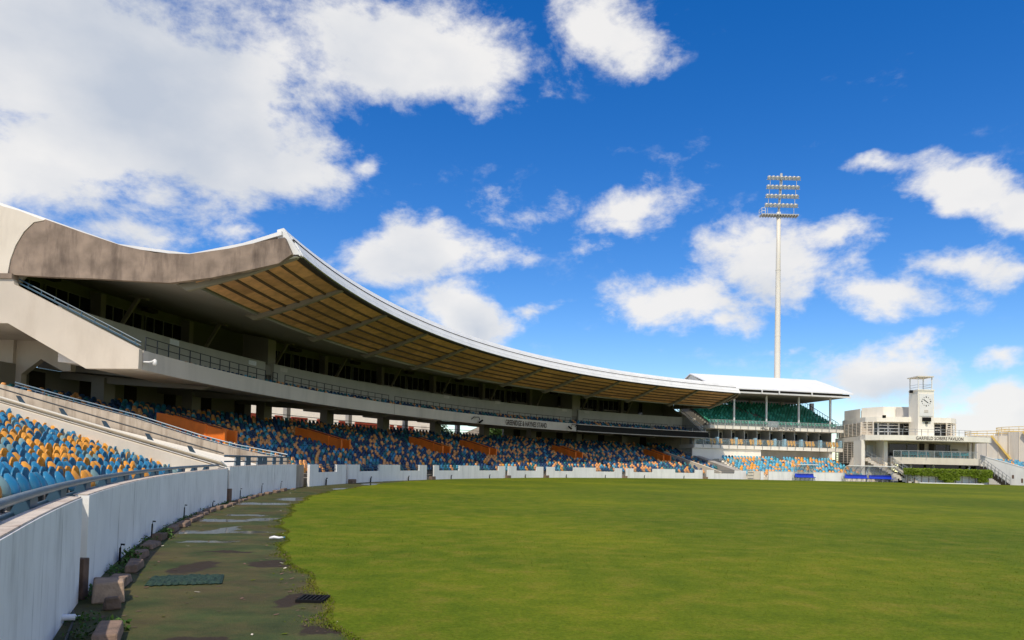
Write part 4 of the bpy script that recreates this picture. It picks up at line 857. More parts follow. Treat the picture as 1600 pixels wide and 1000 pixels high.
# lower terrace
LR, LS0, LD, LZ0, LZ = 10, 1.4, .72, .40, .24
prof = [(LS0-.4, -.02), (LS0-.4, LZ0)]
for i in range(LR): prof += [(LS0+LD*(i+1)-.35, LZ0+LZ*i), (LS0+LD*(i+1)-.35, LZ0+LZ*(i+1))]
prof += [(10.2, LZ0+LZ*LR), (10.2, -.02)]
b = MB(); hprof(b, prof, 5.2, 24.5); b.build('lower_terrace', 'white_cream', HS)
# lower walls
hb('ground_wall', 'white_cream', UL-1.6, 13.2, 10.25, 10.6, -.02, 4.33)
hb('recess_wall', 'deck_grey', 13.2, 25.0, 12.4, 12.7, -.02, 4.33)
hb('recess_jamb', 'white_cream', 25.0, 25.5, 10.25, 12.7, -.02, 4.33)
hb('dark_doorway', 'dark_gap', 25.5, 26.4, 12.0, 12.3, -.02, 3.9)
# box level
hb('box_slab', 'white_cream', UL-1.5, UR, 10.0, 20.5, 4.36, 4.92)
hb('box_back_wall', 'deck_grey', UL-1.5, UR-.8, 14.2, 14.5, 4.93, 7.33)
for i in range(11):
    u0 = UL-.8+i*2.2
    w_ = hb('box_window', 'frame_white', u0, u0+1.75, 14.10, 14.19, 5.0, 7.15); g = MB(); hbox(g, u0+.08, u0+1.67, 14.05, 14.098, 5.2, 7.0); g.build('pane', 'glass_dark', w_)
for i in range(12):
    u0 = UL-1.0+i*2.16; hb('box_fin', 'steel', u0, u0+.12, 11.6, 14.05, 4.93, 7.33)
hb('box_awning', 'pale_blue', UL, UR-1, 12.9, 13.5, 5.55, 5.75)
# deck with name
hb('deck_slab', 'white_cream', UL+.9, UR+.1, 10.0, 20.5, 7.36, 7.82)
prof = [(10.6, 7.83)]
GR, GS0, GD, GZ0, GZ = 13, 11.0, .72, 7.95, .315
for i in range(GR): prof += [(GS0+GD*i-.35, GZ0+GZ*i), (GS0+GD*(i+1)-.35, GZ0+GZ*i)]
prof += [(20.5, GZ0+GZ*(GR-1)), (20.5, 7.83)]
b = MB(); hprof(b, prof, UL+1.2, UR-.2); b.build('upper_terrace', 'slab_grey', HS)
vs, fs, w = text_mesh('HALL & GRIFFITH STAND', 1.0, 0.03); u0, z0 = hg(1188.5, 673.5, 9.95); u1, _ = hg(1243, 674, 9.95)
b = MB(); b.add([H(u0+v[0]*(u1-u0)/w, 9.97, 7.40+v[1]*.56) for v in vs], fs); b.build('stand_name', 'sign_red', HS)
# glass balustrades
for nm, z0, z1, ua, ub in (('deck_balustrade', 7.6, 8.68, UL+1.0, UR), ('box_balustrade', 4.75, 5.85, UL-1.4, UR)):
    npn = 18
    for i in range(npn):
        u0, u1 = ua+(ub-ua)*i/npn, ua+(ub-ua)*(i+1)/npn
        b = MB(); hbox(b, u0+.04, u1-.04, 9.90, 9.92, z0+.25, z1-.06); pn = b.build(nm, 'rail_glass', HS)
        b = MB(); hbox(b, u0-.035, u0+.035, 9.86, 9.95, z0-.25, z1); b.build('post', 'steel', pn)
        b = MB(); hbox(b, u0+.036, u1-.036, 9.87, 9.94, z1-.05, z1); b.build('top_rail', 'steel', pn)
for x in (1121.5, 1151, 1181, 1211.5, 1227, 1253, 1283, 1314):
    u, _ = hg(x, 690, 10.4); hb('box_divider', 'pale_blue', u-.2, u+.2, 10.4, 10.9, 4.93, 6.1)
# posts, back rail, roof
for x in (1147, 1197.5, 1248, 1297):
    u, _ = hg(x, 640, 11.3); hb('roof_post', 'frame_white', u-.11, u+.11, 11.2, 11.42, 7.83, 12.74)
u, _ = hg(1300, 640, 11.3); hb('down_pipe', 'steel', u-.06, u+.06, 11.5, 11.62, 7.83, 12.74)
for x in (1173, 1221.5, 1268.5):
    u, _ = hg(x, 625, 19.6); hb('rear_column', 'concrete', u-.28, u+.28, 19.4, 19.9, 7.83, 12.74)
hb('rear_parapet', 'concrete', UL+1.2, UR-.3, 20.2, 20.5, 7.83, 12.05)
b = MB()
for zz in (12.2, 12.38): hbox(b, UL+1.2, UR-.3, 20.3, 20.36, zz, zz+.05)
for i in range(26): u0 = UL+1.5+i*.88; hbox(b, u0, u0+.05, 20.3, 20.36, 12.05, 12.4)
b.build('rear_rail', 'steel', HS)
b = MB()
for i in range(15):
    q = i/14; s_ = 11+q*9; z_ = 7.9+q*4.2; b.bar(H(UR-.1, s_, z_), H(UR-.1, s_, z_+1.0), .05)
for dz in (.15, 1.0): b.bar(H(UR-.1, 11, 7.9+dz), H(UR-.1, 20, 12.1+dz), .06)
b.build('side_railing', 'dark_rail', HS)
# front walkway panel and aisle
hb('walkway_gate', 'steel', *[hg(1200, 660, 10.4)[0], hg(1215, 660, 10.4)[0]], 10.35, 10.42, 7.85, 8.75)
EV = 13.25
b = MB(); hprof(b, [(8.8, EV), (18.0, 16.35), (27.2, EV), (27.2, EV+.16), (18.0, 16.52), (8.8, EV+.16)], 5.2, UR+.9); b.build('roof', 'roof_white', HS)
b = MB(); hprof(b, [(9.3, 12.76), (9.3, 12.9), (26.5, 12.9), (26.5, 12.76)], 4.0, UR+.3); b.build('roof_soffit', 'slab_grey', HS)
b = MB(); hprof(b, [(9.2, 12.91), (9.2, 13.24), (9.6, 13.3), (9.6, 12.91)], 4.0, UR+.5); b.build('eave_board', 'dark_gap', HS)
b = MB(); hprof(b, [(8.95, 12.70), (8.92, 12.92), (9.18, 12.92), (9.18, 12.70)], 4.0, UR+.55); b.build('gutter', 'frame_white', HS)
for x in (1190, 1217, 1268): u, _ = hg(x, 615, 8.8); hb('gutter_strap', 'frame_white', u-.08, u+.08, 8.62, 8.74, 12.75, 13.25)
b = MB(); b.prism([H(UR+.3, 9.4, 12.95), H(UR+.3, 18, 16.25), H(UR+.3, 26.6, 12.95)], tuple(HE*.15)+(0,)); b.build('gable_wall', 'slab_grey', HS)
b = MB(); b.prism([H(5.4, 9.4, 12.95), H(5.4, 18, 16.25), H(5.4, 26.6, 12.95)], tuple(HE*.15)+(0,)); b.build('gable_wall', 'white_cream', HS)

# boundary walls in front of it
def hwall(x0, x1, lb, zt=1.14, m='wall_far', s=0.0):
    u0, u1 = hg(x0, 745, s)[0], hg(x1, 745, s)[0]; rt = thing('boundary_wall', H((u0+u1)/2, s+.1, 0), lb, 'wall', 'walls before the straight stand')
    b = MB(); hbox(b, u0, u1, s, s+.2, -.02, zt); b.build('wall_panel', m, rt)
    b = MB(); hbox(b, u0, u1, s-.02, s+.22, zt+.002, zt+.05); b.build('coping', m, rt)
hwall(1201, 1240, 'white boundary wall left of the single team shelter')
hwall(1240.5, 1320, 'white boundary wall behind and right of the single team shelter')
hwall(1188.5, 1193.5, 'short white wall stub beside the cream gate')
u0, u1 = hg(1168.5, 745, 0)[0], hg(1187.5, 745, 0)[0]; rt = thing('cream_gate', H((u0+u1)/2, .1, 0), 'cream panelled double gate at the end of the notched walls', 'gate')
for a, e, nm in ((u0, u0+(u1-u0)*.48, 'slatted_leaf'), (u0+(u1-u0)*.52, u1, 'plain_leaf')):
    b = MB(); hbox(b, a, e, .05, .12, .02, 1.15); lf = b.build(nm, 'cream_light', rt)
    if nm == 'slatted_leaf':
        for zz in (.15, .55, .95): b = MB(); hbox(b, a+.05, e-.05, -.01, .048, zz, zz+.08); b.build('rail', 'concrete', lf)
# team shelters
def shelter(x0, x1, lb, s=-.2):
    (u0, _), (u1, _) = hg(x0, 745, s-.7), hg(x1, 745, s-.7); rt = thing('team_shelter', H((u0+u1)/2, s-.7, 0), lb, 'shelter', 'team shelters')
    arc = [(s-.15+.0, .35)]+[(s-.15-1.25*(1-math.cos(rad(a))), .9+1.3*math.sin(rad(a))) for a in (0, 20, 40, 58, 74, 86)]
    n_ = 4
    for i in range(n_+1):
        u = u0+(u1-u0)*i/n_; b = MB(); b.tube([H(u, q, z) for q, z in arc], .06 if i in (0, n_) else .04, 6); b.build('hoop', 'frame_white' if i in (0, n_) else 'steel', rt)
    for i in range(n_):
        a, e = u0+(u1-u0)*i/n_+.03, u0+(u1-u0)*(i+1)/n_-.03; b = MB()
        for (q0, z0), (q1, z1) in zip(arc[:-1], arc[1:]): b.add([H(a, q0, z0), H(e, q0, z0), H(e, q1, z1), H(a, q1, z1)], [(0, 1, 2, 3)])
        b.build('clear_panel', 'clear_sheet', rt)
    b = MB(); hprof(b, [(s-1.0, .42), (s-1.0, .50), (s-.5, .50), (s-.42, .95), (s-.36, .95), (s-.42, .42)], u0+.1, u1-.1); b.build('bench', 'bench_blue', rt)
    for i in range(5):
        u = u0+.2+(u1-u0-.4)*i/4; b = MB(); b.bar(H(u, s-.9, 0), H(u, s-.75, .42), .05); b.bar(H(u, s-.45, 0), H(u, s-.55, .42), .05); b.build('leg', 'steel', rt)
    b = MB(); b.bar(H(u0, arc[-1][0], arc[-1][1]), H(u1, arc[-1][0], arc[-1][1]), .11); b.build('front_beam', 'frame_white', rt)
    for u in (u0, u1):
        b = MB(); b.bar(H(u, s-.15, 0), H(u, s-.15, .9), .07); b.build('post', 'steel', rt)
shelter(1243, 1274, 'single team shelter with clear curved hood and blue bench')
shelter(1321, 1357.5, 'left one of the joined pair of team shelters before the pavilion stairs')
shelter(1359, 1396, 'right one of the joined pair of team shelters before the pavilion stairs')
# ------------------------------------------------------------------ clock-tower pavilion
PV = thing('pavilion', (57, 103, 0), 'cream curved pavilion with clock tower, balcony and wide overhanging floor', 'building')
def X(x, y, Y): return at(x, y, Y)[0]
def Zp(x, y, Y): return at(x, y, Y)[1]
def pbox(name, m, x0, x1, Y0, Y1, z0, z1, parent=PV):
    b = MB(); b.box(x0, x1, Y0, Y1, z0, z1); return b.build(name, m, parent)
def pplan(name, m, pts, z0, z1, parent=PV):
    b = MB(); b.plan([(X(x, 700, Y), Y) for x, Y in pts], z0, z1); return b.build(name, m, parent)
# ground floor under the balcony, balcony, walls, name floor
pbox('ground_floor_glass', 'glass_dark', X(1405, 735, 101), X(1531, 735, 101), 101, 101.3, 0, 2.6)
for x in (1423, 1458, 1514): pbox('ground_post', 'frame_white', X(x, 735, 100)-.12, X(x, 735, 100)+.12, 99.9, 100.1, 0, 2.6)
pplan('balcony_slab', 'cream_light', [(1391, 100.6), (1396, 98.9), (1420, 98.1), (1460, 97.7), (1500, 97.9), (1528, 98.6), (1533, 100.6), (1533, 106), (1391, 106)], 2.62, 3.55)
pplan('middle_floor', 'white_cream', [(1344, 101.5), (1352, 100.2), (1375, 98.9), (1400, 98.3), (1440, 97.9), (1480, 97.9), (1515, 98.4), (1547, 99.6), (1549, 100.6), (1530, 103), (1500, 110), (1330, 112)], 5.9, 6.62)
pplan('middle_walls', 'cream', [(1347, 103.0), (1512, 103.0), (1512, 110), (1345, 110)], 3.56, 5.89)
for x in (1347.5, 1383): pbox('wall_pier', 'white_cream', X(x, 700, 100.8)-.25, X(x, 700, 100.8)+.25, 100.6, 102.95, 0.0, 5.89)
pbox('blue_door', 'steel', X(1354, 705, 102.9), X(1364, 705, 102.9), 102.88, 102.98, 3.6, 5.3)
pbox('alcove', 'slab_grey', X(1369, 705, 102.9), X(1382, 705, 102.9), 102.88, 102.98, 2.0, 5.85)
for x0, x1 in ((1389, 1416), (1417, 1433.5), (1461, 1478), (1479, 1485)):
    f_ = pbox('balcony_window', 'frame_grey', X(x0, 700, 102.8), X(x1, 700, 102.8), 102.85, 102.98, 3.75, 5.62)
    g = MB(); g.box(X(x0, 700, 102.8)+.08, X(x1, 700, 102.8)-.08, 102.80, 102.848, 3.85, 5.52); g.build('pane', 'glass_dark', f_)
pbox('grey_door', 'slab_grey', X(1488, 705, 102.9), X(1496.5, 705, 102.9), 102.87, 102.98, 3.57, 5.0)
pl_ = pbox('door_plate', 'paper_white', X(1490, 700, 102.8), X(1494.5, 700, 102.8), 102.84, 102.868, 4.45, 4.58)
for x in (1440, 1455): pbox('dark_recess', 'dark_gap', X(x, 695, 102.9)-.3, X(x, 695, 102.9)+.3, 102.7, 102.95, 4.6, 5.7)
for x in (1505, 1512): pbox('slim_column', 'cream', X(x, 700, 102)-.12, X(x, 700, 102)+.12, 100.5, 101, 3.56, 5.89)
# balcony rail in glass
xs_ = [1396, 1408, 1420, 1434, 1447, 1460, 1473, 1487, 1500, 1514, 1528]
Ys_ = [99.0, 98.5, 98.2, 98.0, 97.85, 97.8, 97.85, 97.9, 98.0, 98.3, 98.7]
for (x0, Y0), (x1, Y1) in zip(list(zip(xs_, Ys_))[:-1], list(zip(xs_, Ys_))[1:]):
    p0, p1 = (X(x0, 710, Y0), Y0), (X(x1, 710, Y1), Y1); b = MB(); b.add([(*p0, 3.5), (*p1, 3.5), (*p1, 4.45), (*p0, 4.45)], [(0, 1, 2, 3)]); g = b.build('balcony_glass', 'rail_glass', PV)
    b = MB(); b.bar((*p0, 3.15), (*p0, 4.5), .07); b.build('post', 'steel', g)
    b = MB(); b.bar((*p0, 4.48), (*p1, 4.48), .06); b.build('top_rail', 'steel', g)
# upper floor
pplan('upper_back_wall', 'cream', [(1345, 104.2), (1375, 103.0), (1489, 103.0), (1489, 110), (1335, 110)], 6.63, 8.68)
pplan('upper_roof', 'white_cream', [(1316, 112), (1338, 106), (1352, 103.4), (1370, 102.0), (1395, 101.4), (1420, 101.2), (1470, 101.2), (1486, 101.5), (1493, 102.4), (1494, 106), (1470, 112)], 8.69, 9.42)
pplan('penthouse', 'white_cream', [(1346, 108), (1380, 104.6), (1420, 104.3), (1420, 112), (1346, 114)], 9.43, 11.15)
pplan('penthouse_screen', 'deck_grey', [(1400, 104.2), (1421, 104.2), (1421, 104.29), (1400, 104.29)], 9.5, 11.05)
for i in range(4):
    x0 = 1345+i*8; Y0 = 109.5-i*1.15
    pplan('roof_screen', 'deck_grey', [(x0, Y0), (x0+7.5, Y0-1.1), (x0+7.5, Y0-1.0), (x0, Y0+.1)], 9.45, 10.9)
pplan('roof_block', 'white_cream', [(1319, 116), (1344, 111), (1344, 118), (1319, 122)], 9.45, 11.3)
wins = [(1366, 1371, 0), (1373.5, 1386.5, 1), (1389.5, 1403, 1), (1406, 1411.5, 0), (1413, 1428, 2), (1460.5, 1469, 2), (1471, 1479, 0), (1482, 1488, 1)]
for x0, x1, kd in wins:
    f_ = pbox('upper_window', 'frame_white', X(x0-1.2, 670, 102.8), X(x1+1.2, 670, 102.8), 102.8, 102.99, 6.64, 8.62)
    g = MB(); g.box(X(x0, 670, 102.75), X(x1, 670, 102.75), 102.74, 102.798, 6.72, 8.54); g.build('pane', 'glass_dark', f_)
    for zz in ((7.25, 7.75, 8.2) if kd == 1 else ((8.05,) if kd == 2 else ())):
        m_ = MB(); m_.box(X(x0-1.2, 670, 102.7), X(x1+1.2, 670, 102.7), 102.66, 102.738, zz, zz+.09); m_.build('glazing_bar', 'frame_white', f_)
    if kd == 2:
        for q in (.25, .75):
            m_ = MB(); xx = X(x0+(x1-x0)*q, 670, 102.7); m_.box(xx-.17, xx+.17, 102.70, 102.738, 7.62, 7.78); m_.build('door_notice', 'paper_white', f_)
# sunscreens: left wing of slats on posts (upper and lower), right end
def screen(pts, z0, z1, nsl, nm):
    b0 = np.array([X(pts[0][0], 690, pts[0][1]), pts[0][1]]); b1 = np.array([X(pts[1][0], 690, pts[1][1]), pts[1][1]])
    for i in range(nsl):
        zz = z0+(z1-z0)*(i+.5)/nsl; b = MB(); b.bar((*b0, zz), (*b1, zz), .08, .11); b.build(nm, 'cream_light', PV)
    npst = max(2, int(np.hypot(*(b1-b0))/1.5))
    for i in range(npst+1):
        q = b0+(b1-b0)*i/npst; b = MB(); b.bar((*q, z0), (*q, z1), .14); b.build('screen_post', 'cream_light', PV)
screen([(1308, 113), (1345, 103.6)], 6.7, 8.65, 9, 'sun_slat'); screen([(1345, 103.5), (1364, 101.9)], 6.7, 8.65, 5, 'sun_slat')
screen([(1306, 113), (1345, 103.4)], 2.6, 5.85, 12, 'sun_slat'); screen([(1479, 101.4), (1493, 102.6)], 6.8, 8.65, 6, 'sun_slat')
pplan('left_wing', 'olive_wall', [(1310, 115), (1346, 105.0), (1352, 108), (1320, 120)], 2.0, 8.68)  # dark olive instead of cream: interior shade behind the slats put into the colour
for i in range(5):
    q = .08+.17*i; x0 = 1312+33*q; Y0 = 113.6-9.0*q
    b = MB(); b.prism([(X(x0, 690, Y0), Y0+.15, 7.2), (X(x0+4, 690, Y0-1.0), Y0-.75, 7.2), (X(x0+4, 690, Y0-1.0), Y0-.75, 8.2), (X(x0, 690, Y0), Y0+.15, 8.2)], (0.02, .3, 0)); b.build('wing_window', 'glass_dark', PV)
pplan('wing_floor_edge', 'white_cream', [(1305, 113.5), (1344, 103.0), (1347, 104.5), (1310, 115)], 5.88, 6.6)
# name
vs, fs, w = text_mesh('GARFIELD SOBERS PAVILION', 1.0); x0, x1 = X(1432, 684, 97.8), X(1508.5, 684, 97.8)
prY = [(X(1400, 684, 98.3), 98.3), (X(1440, 684, 97.9), 97.9), (X(1480, 684, 97.9), 97.9), (X(1515, 684, 98.4), 98.4)]
fy = lambda x: float(np.interp(x, [a for a, _ in prY], [c for _, c in prY]))-.02
b = MB(); b.add([(x0+v[0]*(x1-x0)/w, fy(x0+v[0]*(x1-x0)/w), 6.03+v[1]*.64) for v in vs], fs); b.build('pavilion_name', 'sign_red', PV)
# terrace rail above the name
for (x0, Y0), (x1, Y1) in (((1365, 99.6), (1400, 98.6)), ((1400, 98.6), (1440, 98.2)), ((1440, 98.2), (1480, 98.2)), ((1480, 98.2), (1517, 98.9))):
    b = MB(); p0, p1 = (X(x0, 675, Y0), Y0), (X(x1, 675, Y1), Y1)
    for zz in (7.15, 7.5): b.bar((*p0, zz), (*p1, zz), .045)
    for q in np.linspace(0, 1, 5): b.bar((p0[0]+(p1[0]-p0[0])*q, p0[1]+(p1[1]-p0[1])*q, 6.6), (p0[0]+(p1[0]-p0[0])*q, p0[1]+(p1[1]-p0[1])*q, 7.5), .045)
    b.build('terrace_rail', 'steel', PV)
# clock tower
tx0, tx1 = X(1434.3, 640, 99.5), X(1459.3, 640, 99.5)
TWR = pbox('clock_tower', 'white_cream', tx0, tx1, 99.5, 101.8, 6.63, 13.05)
pbox('tower_cap', 'white_cream', tx0-.06, tx1+.06, 99.44, 101.86, 13.06, 13.25)
pbox('dial_panel', 'frame_white', tx0+.2, tx1-.18, 99.44, 99.498, 9.45, 12.6)
cx, cz = (tx0+tx1)/2, 11.55
for k in range(12):
    a = rad(30*k); L = .14 if k % 3 == 0 else .08; b = MB(); b.box(cx+.62*math.sin(a)-L*.5, cx+.62*math.sin(a)+L*.5, 99.41, 99.438, cz+.62*math.cos(a)-L*.6, cz+.62*math.cos(a)+L*.6); b.build('hour_mark', 'black', PV)
for ang, L, nm in ((-52, .5, 'minute_hand'), (128, .34, 'hour_hand')):
    b = MB(); b.bar((cx, 99.40, cz), (cx+L*math.sin(rad(ang)), 99.40, cz+L*math.cos(rad(ang))), .06, .03, up=(0, 1, 0)); b.build(nm, 'black', PV)
pbox('dial_plaque', 'deck_grey', cx-.28, cx+.28, 99.41, 99.438, 9.95, 10.35)
pbox('scoreboard_box', 'black', cx-.55, cx+.6, 99.25, 99.49, 8.72, 9.28)
pbox('tower_lamp', 'dark_gap', cx-.12, cx+.18, 99.25, 99.49, 8.35, 8.6)
# lookout canopy on the tower
for xx, yy in ((tx0+.1, 99.6), (tx1-.25, 99.6), (tx0+.1, 101.7), (tx1-.25, 101.7)):
    b = MB(); b.bar((xx, yy, 13.25), (xx, yy, 15.0), .11); b.build('canopy_post', 'frame_white', PV)
b = MB(); b.box(tx0-.15, tx1-.1, 99.3, 102.0, 15.0, 15.14); b.build('canopy_roof', 'cream_light', PV)
b = MB()
for zz in (13.6, 13.95):
    for (p0, p1) in (((tx0+.1, 99.6), (tx1-.25, 99.6)), ((tx0+.1, 99.6), (tx0+.1, 101.7)), ((tx1-.25, 99.6), (tx1-.25, 101.7))): b.bar((*p0, zz), (*p1, zz), .04)
b.build('lookout_rail', 'steel', PV)
for x, y in ((1381, 651), (1430.5, 661), (1433, 612), (1423, 612)):
    pbox('flood_lamp', 'black', X(x, y, 100.9)-.16, X(x, y, 100.9)+.16, 100.6, 101.0, Zp(x, y, 100.9)-.2, Zp(x, y, 100.9)+.2)
# side stairs
def stairs(pts, w, nm, m, rails=True):
    (xa, Ya, za), (xb, Yb, zb) = pts; p0, p1 = np.array([X(xa, 720, Ya), Ya, za]), np.array([X(xb, 740, Yb), Yb, zb])
    n_ = 16; d = (p1-p0); side = np.array([-(d[1]), d[0], 0]); side /= np.linalg.norm(side); side *= w
    b = MB()
    for i in range(n_):
        q0 = p0+d*i/n_; q1 = p0+d*(i+1)/n_; zt = p0[2]+d[2]*(i+.5)/n_
        b.prism([(q0[0], q0[1], zt-.5), (q1[0], q1[1], zt-.5), (q1[0]+side[0], q1[1]+side[1], zt-.5), (q0[0]+side[0], q0[1]+side[1], zt-.5)], (0, 0, .5))
    b.build(nm, m, PV)
    if rails:
        for k in (0.02, .98):
            b = MB(); o_ = side*k
            for dz in (.95, .5): b.bar(p0+o_+np.array([0, 0, dz]), p1+o_+np.array([0, 0, dz]), .055)
            for q in np.linspace(0, 1, 8): b.bar(p0+d*q+o_, p0+d*q+o_+np.array([0, 0, .97]), .055)
            b.build('stair_rail', 'steel', PV)
stairs(((1352, 101.0, 3.5), (1424, 97.2, .1)), 2.2, 'side_stair', 'cream_light'); stairs(((1392, 99.0, 2.7), (1436, 96.9, .1)), 1.4, 'front_stair', 'cream_light')
stairs(((1531, 99.5, 2.6), (1571, 96.6, .1)), 1.2, 'dark_stair', 'dark_gap')
pplan('stair_podium', 'cream_light', [(1330, 106), (1356, 101.2), (1392, 101.2), (1392, 106)], 0, 3.5)
b = MB(); b.prism([(X(1320, 720, 104), 104, 0), (X(1352, 720, 101.4), 101.4, 0), (X(1352, 720, 101.4), 101.4, 3.4), (X(1332, 720, 103), 103, 3.4)], (0, .4, 0)); b.build('ramp_wall', 'cream', PV)
# white wall behind the hedge
pbox('low_white_wall', 'wall_far', X(1416, 750, 97.8), X(1545, 750, 97.8), 97.75, 97.95, -.02, 1.7)
b = MB(); b.box(X(1437, 757, 96.4), X(1538, 757, 96.4), 96.4, 96.9, -.02, .12); tag(b.build('white_kerb', 'wall_far'), 'low white kerb along the foot of the hedge', 'kerb')
# hedge: shrubs grown together over bare stems
shr = [(1418, .9, 1.15), (1429, .95, 1.1), (1440, .95, 1.05), (1451, .9, 1.05), (1462, .9, 1.0), (1473, 1.0, .55), (1483, 1.15, .05), (1493, 1.0, .5), (1503, .95, 1.1), (1514, .9, 1.1), (1524, .95, .9), (1536, 1.1, .3), (1544, .9, .9)]
for i, (x, r_, zb) in enumerate(shr):
    cx_, cy_ = X(x, 745, 97.1), 97.1; rt = thing('hedge_shrub', (cx_, cy_, 0), 'clipped green hedge shrub before the pavilion, %s from the left' % ordinal(i+1), 'shrub', 'hedge before the pavilion')
    o = leaf_cloud('crown', 'leaf_hedge', [(cx_, cy_, zb, .55*r_, 2.0-zb, int(1500+900*(1.2-zb)), .15)], rt)
    b = MB(); b.tube([(cx_, cy_, -.02), (cx_+.03, cy_, 1.3)], [.06, .04], 6); b.build('trunk', 'bark', rt)
# balcony seats in two banks
k = 0
for xa, n_, bank in ((1413, 9, 'left'), (1471, 10, 'right')):
    for i in range(n_):
        x = xa+i*4.75; cx_, cy_ = X(x, 712, 99.3), 99.3; rt = thing('balcony_seat', (cx_, cy_, 3.56), 'teal seat on the pavilion balcony, %s from the left in the %s bank' % (ordinal(i+1), bank), 'seat', 'pavilion balcony seats')
        b = MB(); b.prism([(cx_-.19, cy_+.2, 3.95), (cx_+.19, cy_+.2, 3.95), (cx_+.17, cy_+.24, 4.36), (cx_-.17, cy_+.24, 4.36)], (0, .05, 0)); b.build('backrest', 'seat_teal', rt)
        b = MB(); b.prism([(cx_-.19, cy_-.2, 3.95), (cx_+.19, cy_-.2, 3.95), (cx_+.19, cy_+.19, 3.93), (cx_-.19, cy_+.19, 3.93)], (0, 0, .05)); b.bar((cx_, cy_, 3.56), (cx_, cy_, 3.94), .08); b.build('seat_pan', 'seat_teal', rt)

# ------------------------------------------------------------------ floodlight mast
MY = 122.0; (mx0, _), (mx1, mz1) = at(1216, 590, MY), at(1215, 338, MY); mx = (mx0+mx1)/2
FM = thing('floodlight_mast', (mx, MY, -.05), 'tall cream floodlight mast with four rows of lamps behind the straight stand', 'floodlight')
b = MB(); hts = [-.05, 16, 27, 38, 46.5]; rs_ = [.62, .54, .46, .39, .33]; b.tube([(mx, MY, z) for z in hts], rs_, 16); b.build('mast', 'pole_cream', FM, True)
for z in (24.6, 36.2): b = MB(); b.tube([(mx, MY, z), (mx, MY, z+.12)], .51 if z < 30 else .44, 16); b.build('flange', 'pole_cream', FM)
b = MB(); b.tube([(mx, MY, 46.5), (mx+.4, MY, 53.4)], .22, 8); b.build('lamp_spine', 'lamp_metal', FM)
pz = 46.0
b = MB(); b.box(mx-3.2, mx+3.3, MY-.7, MY+.7, pz-.12, pz)
for i in range(14): b.box(mx-3.1+i*.48, mx-3.0+i*.48, MY-.7, MY+.7, pz-.3, pz-.12)
b.build('platform', 'lamp_metal', FM)
b = MB()
for zz in (.5, 1.0):
    b.bar((mx-3.2, MY-.7, pz+zz), (mx-3.2, MY+.7, pz+zz), .06); b.bar((mx-3.2, MY-.7, pz+zz), (mx-2.6, MY-.7, pz+zz), .06)
for dx, dy in ((-3.2, -.7), (-3.2, .7), (-2.6, -.7)): b.bar((mx+dx, MY+dy, pz), (mx+dx, MY+dy, pz+1.0), .06)
b.build('platform_rail', 'frame_white', FM)
for r_ in range(4):
    z = 47.55+r_*1.62; x0 = mx-2.55+r_*.14+.15
    b = MB(); b.box(x0-.3, x0+5.65, MY-.45, MY-.35, z-.32, z-.22); b.build('crossbar', 'lamp_metal', FM)
    for x in (x0+.3, x0+2.4, x0+4.9):
        b = MB(); b.bar((x, MY-.4, z-.22-1.2 if r_ else 46.0), (x, MY-.4, z-.3), .07); b.build('hanger', 'lamp_metal', FM)
    for i in range(8):
        x = x0+.1+i*.72; c = np.array([x, MY-.5, z+.06]); d = np.array([.30, -.62, -.72]); d /= np.linalg.norm(d)
        b = MB(); b.tube([c-d*.42, c-d*.3, c-d*.05, c+d*.22], [.10, .22, .33, .38], 9); lo = b.build('lamp_housing', 'lamp_metal', FM, True)
        b = MB(); b.tube([c+d*.222, c+d*.25], .36, 9); b.build('lamp_glass', 'lamp_glass', lo)

# ------------------------------------------------------------------ storage tanks, far terrace, buildings behind
def tank(x, Y, r, h, lb, nm='storage_tank'):
    cx_ = X(x, 700, Y); rt = thing(nm, (cx_, Y, -.05), lb, 'tank', 'storage tanks')
    b = MB(); b.tube([(cx_, Y, -.05), (cx_, Y, h)], r, 36); b.build('shell', 'tank', rt)
    for k in range(18):
        a = 2*math.pi*k/18; b = MB(); b.bar((cx_+(r+.06)*math.cos(a), Y+(r+.06)*math.sin(a), -.05), (cx_+(r+.06)*math.cos(a), Y+(r+.06)*math.sin(a), h), .16); b.build('seam_rib', 'tank', rt)
    b = MB(); n_ = 36
    for zz in (h+.5, h+1.0): b.tube([(cx_+r*math.cos(2*math.pi*i/n_), Y+r*math.sin(2*math.pi*i/n_), zz) for i in range(n_+1)], .06, 5)
    for i in range(0, n_, 2): b.bar((cx_+r*math.cos(2*math.pi*i/n_), Y+r*math.sin(2*math.pi*i/n_), h), (cx_+r*math.cos(2*math.pi*i/n_), Y+r*math.sin(2*math.pi*i/n_), h+1.0), .06)
    b.build('top_rail', 'yellow_pipe', rt)
    b = MB(); pts = [(cx_+(r+.5)*math.cos(rad(a)), Y+(r+.5)*math.sin(rad(a)), h*(1-q)) for q, a in ((0, 228), (.2, 240), (.4, 252), (.6, 264), (.8, 276), (1, 288))]
    for p0, p1 in zip(pts[:-1], pts[1:]): b.bar(p0, p1, .5, .35)
    b.build('spiral_stair', 'yellow_pipe', rt); return rt
tank(1556, 150, 5.6, 9.4, 'pale ribbed storage tank beside the pavilion floor edge')
tank(1604, 146, 5.2, 10.2, 'grey storage tank with yellow stair at the right edge')
# low yard clutter between pavilion and far terrace
b = MB(); b.box(X(1530, 730, 118), X(1568, 730, 118), 118, 118.3, 0, 3.2); tag(b.build('yard_wall', 'cream_light'), 'low cream yard wall below the ribbed tank', 'wall')
b = MB(); b.box(X(1545, 740, 112), X(1570, 740, 112), 112, 112.1, 0, 1.9); tag(b.build('green_screen', 'seat_green'), 'green mesh screen beside the far terrace', 'screen')
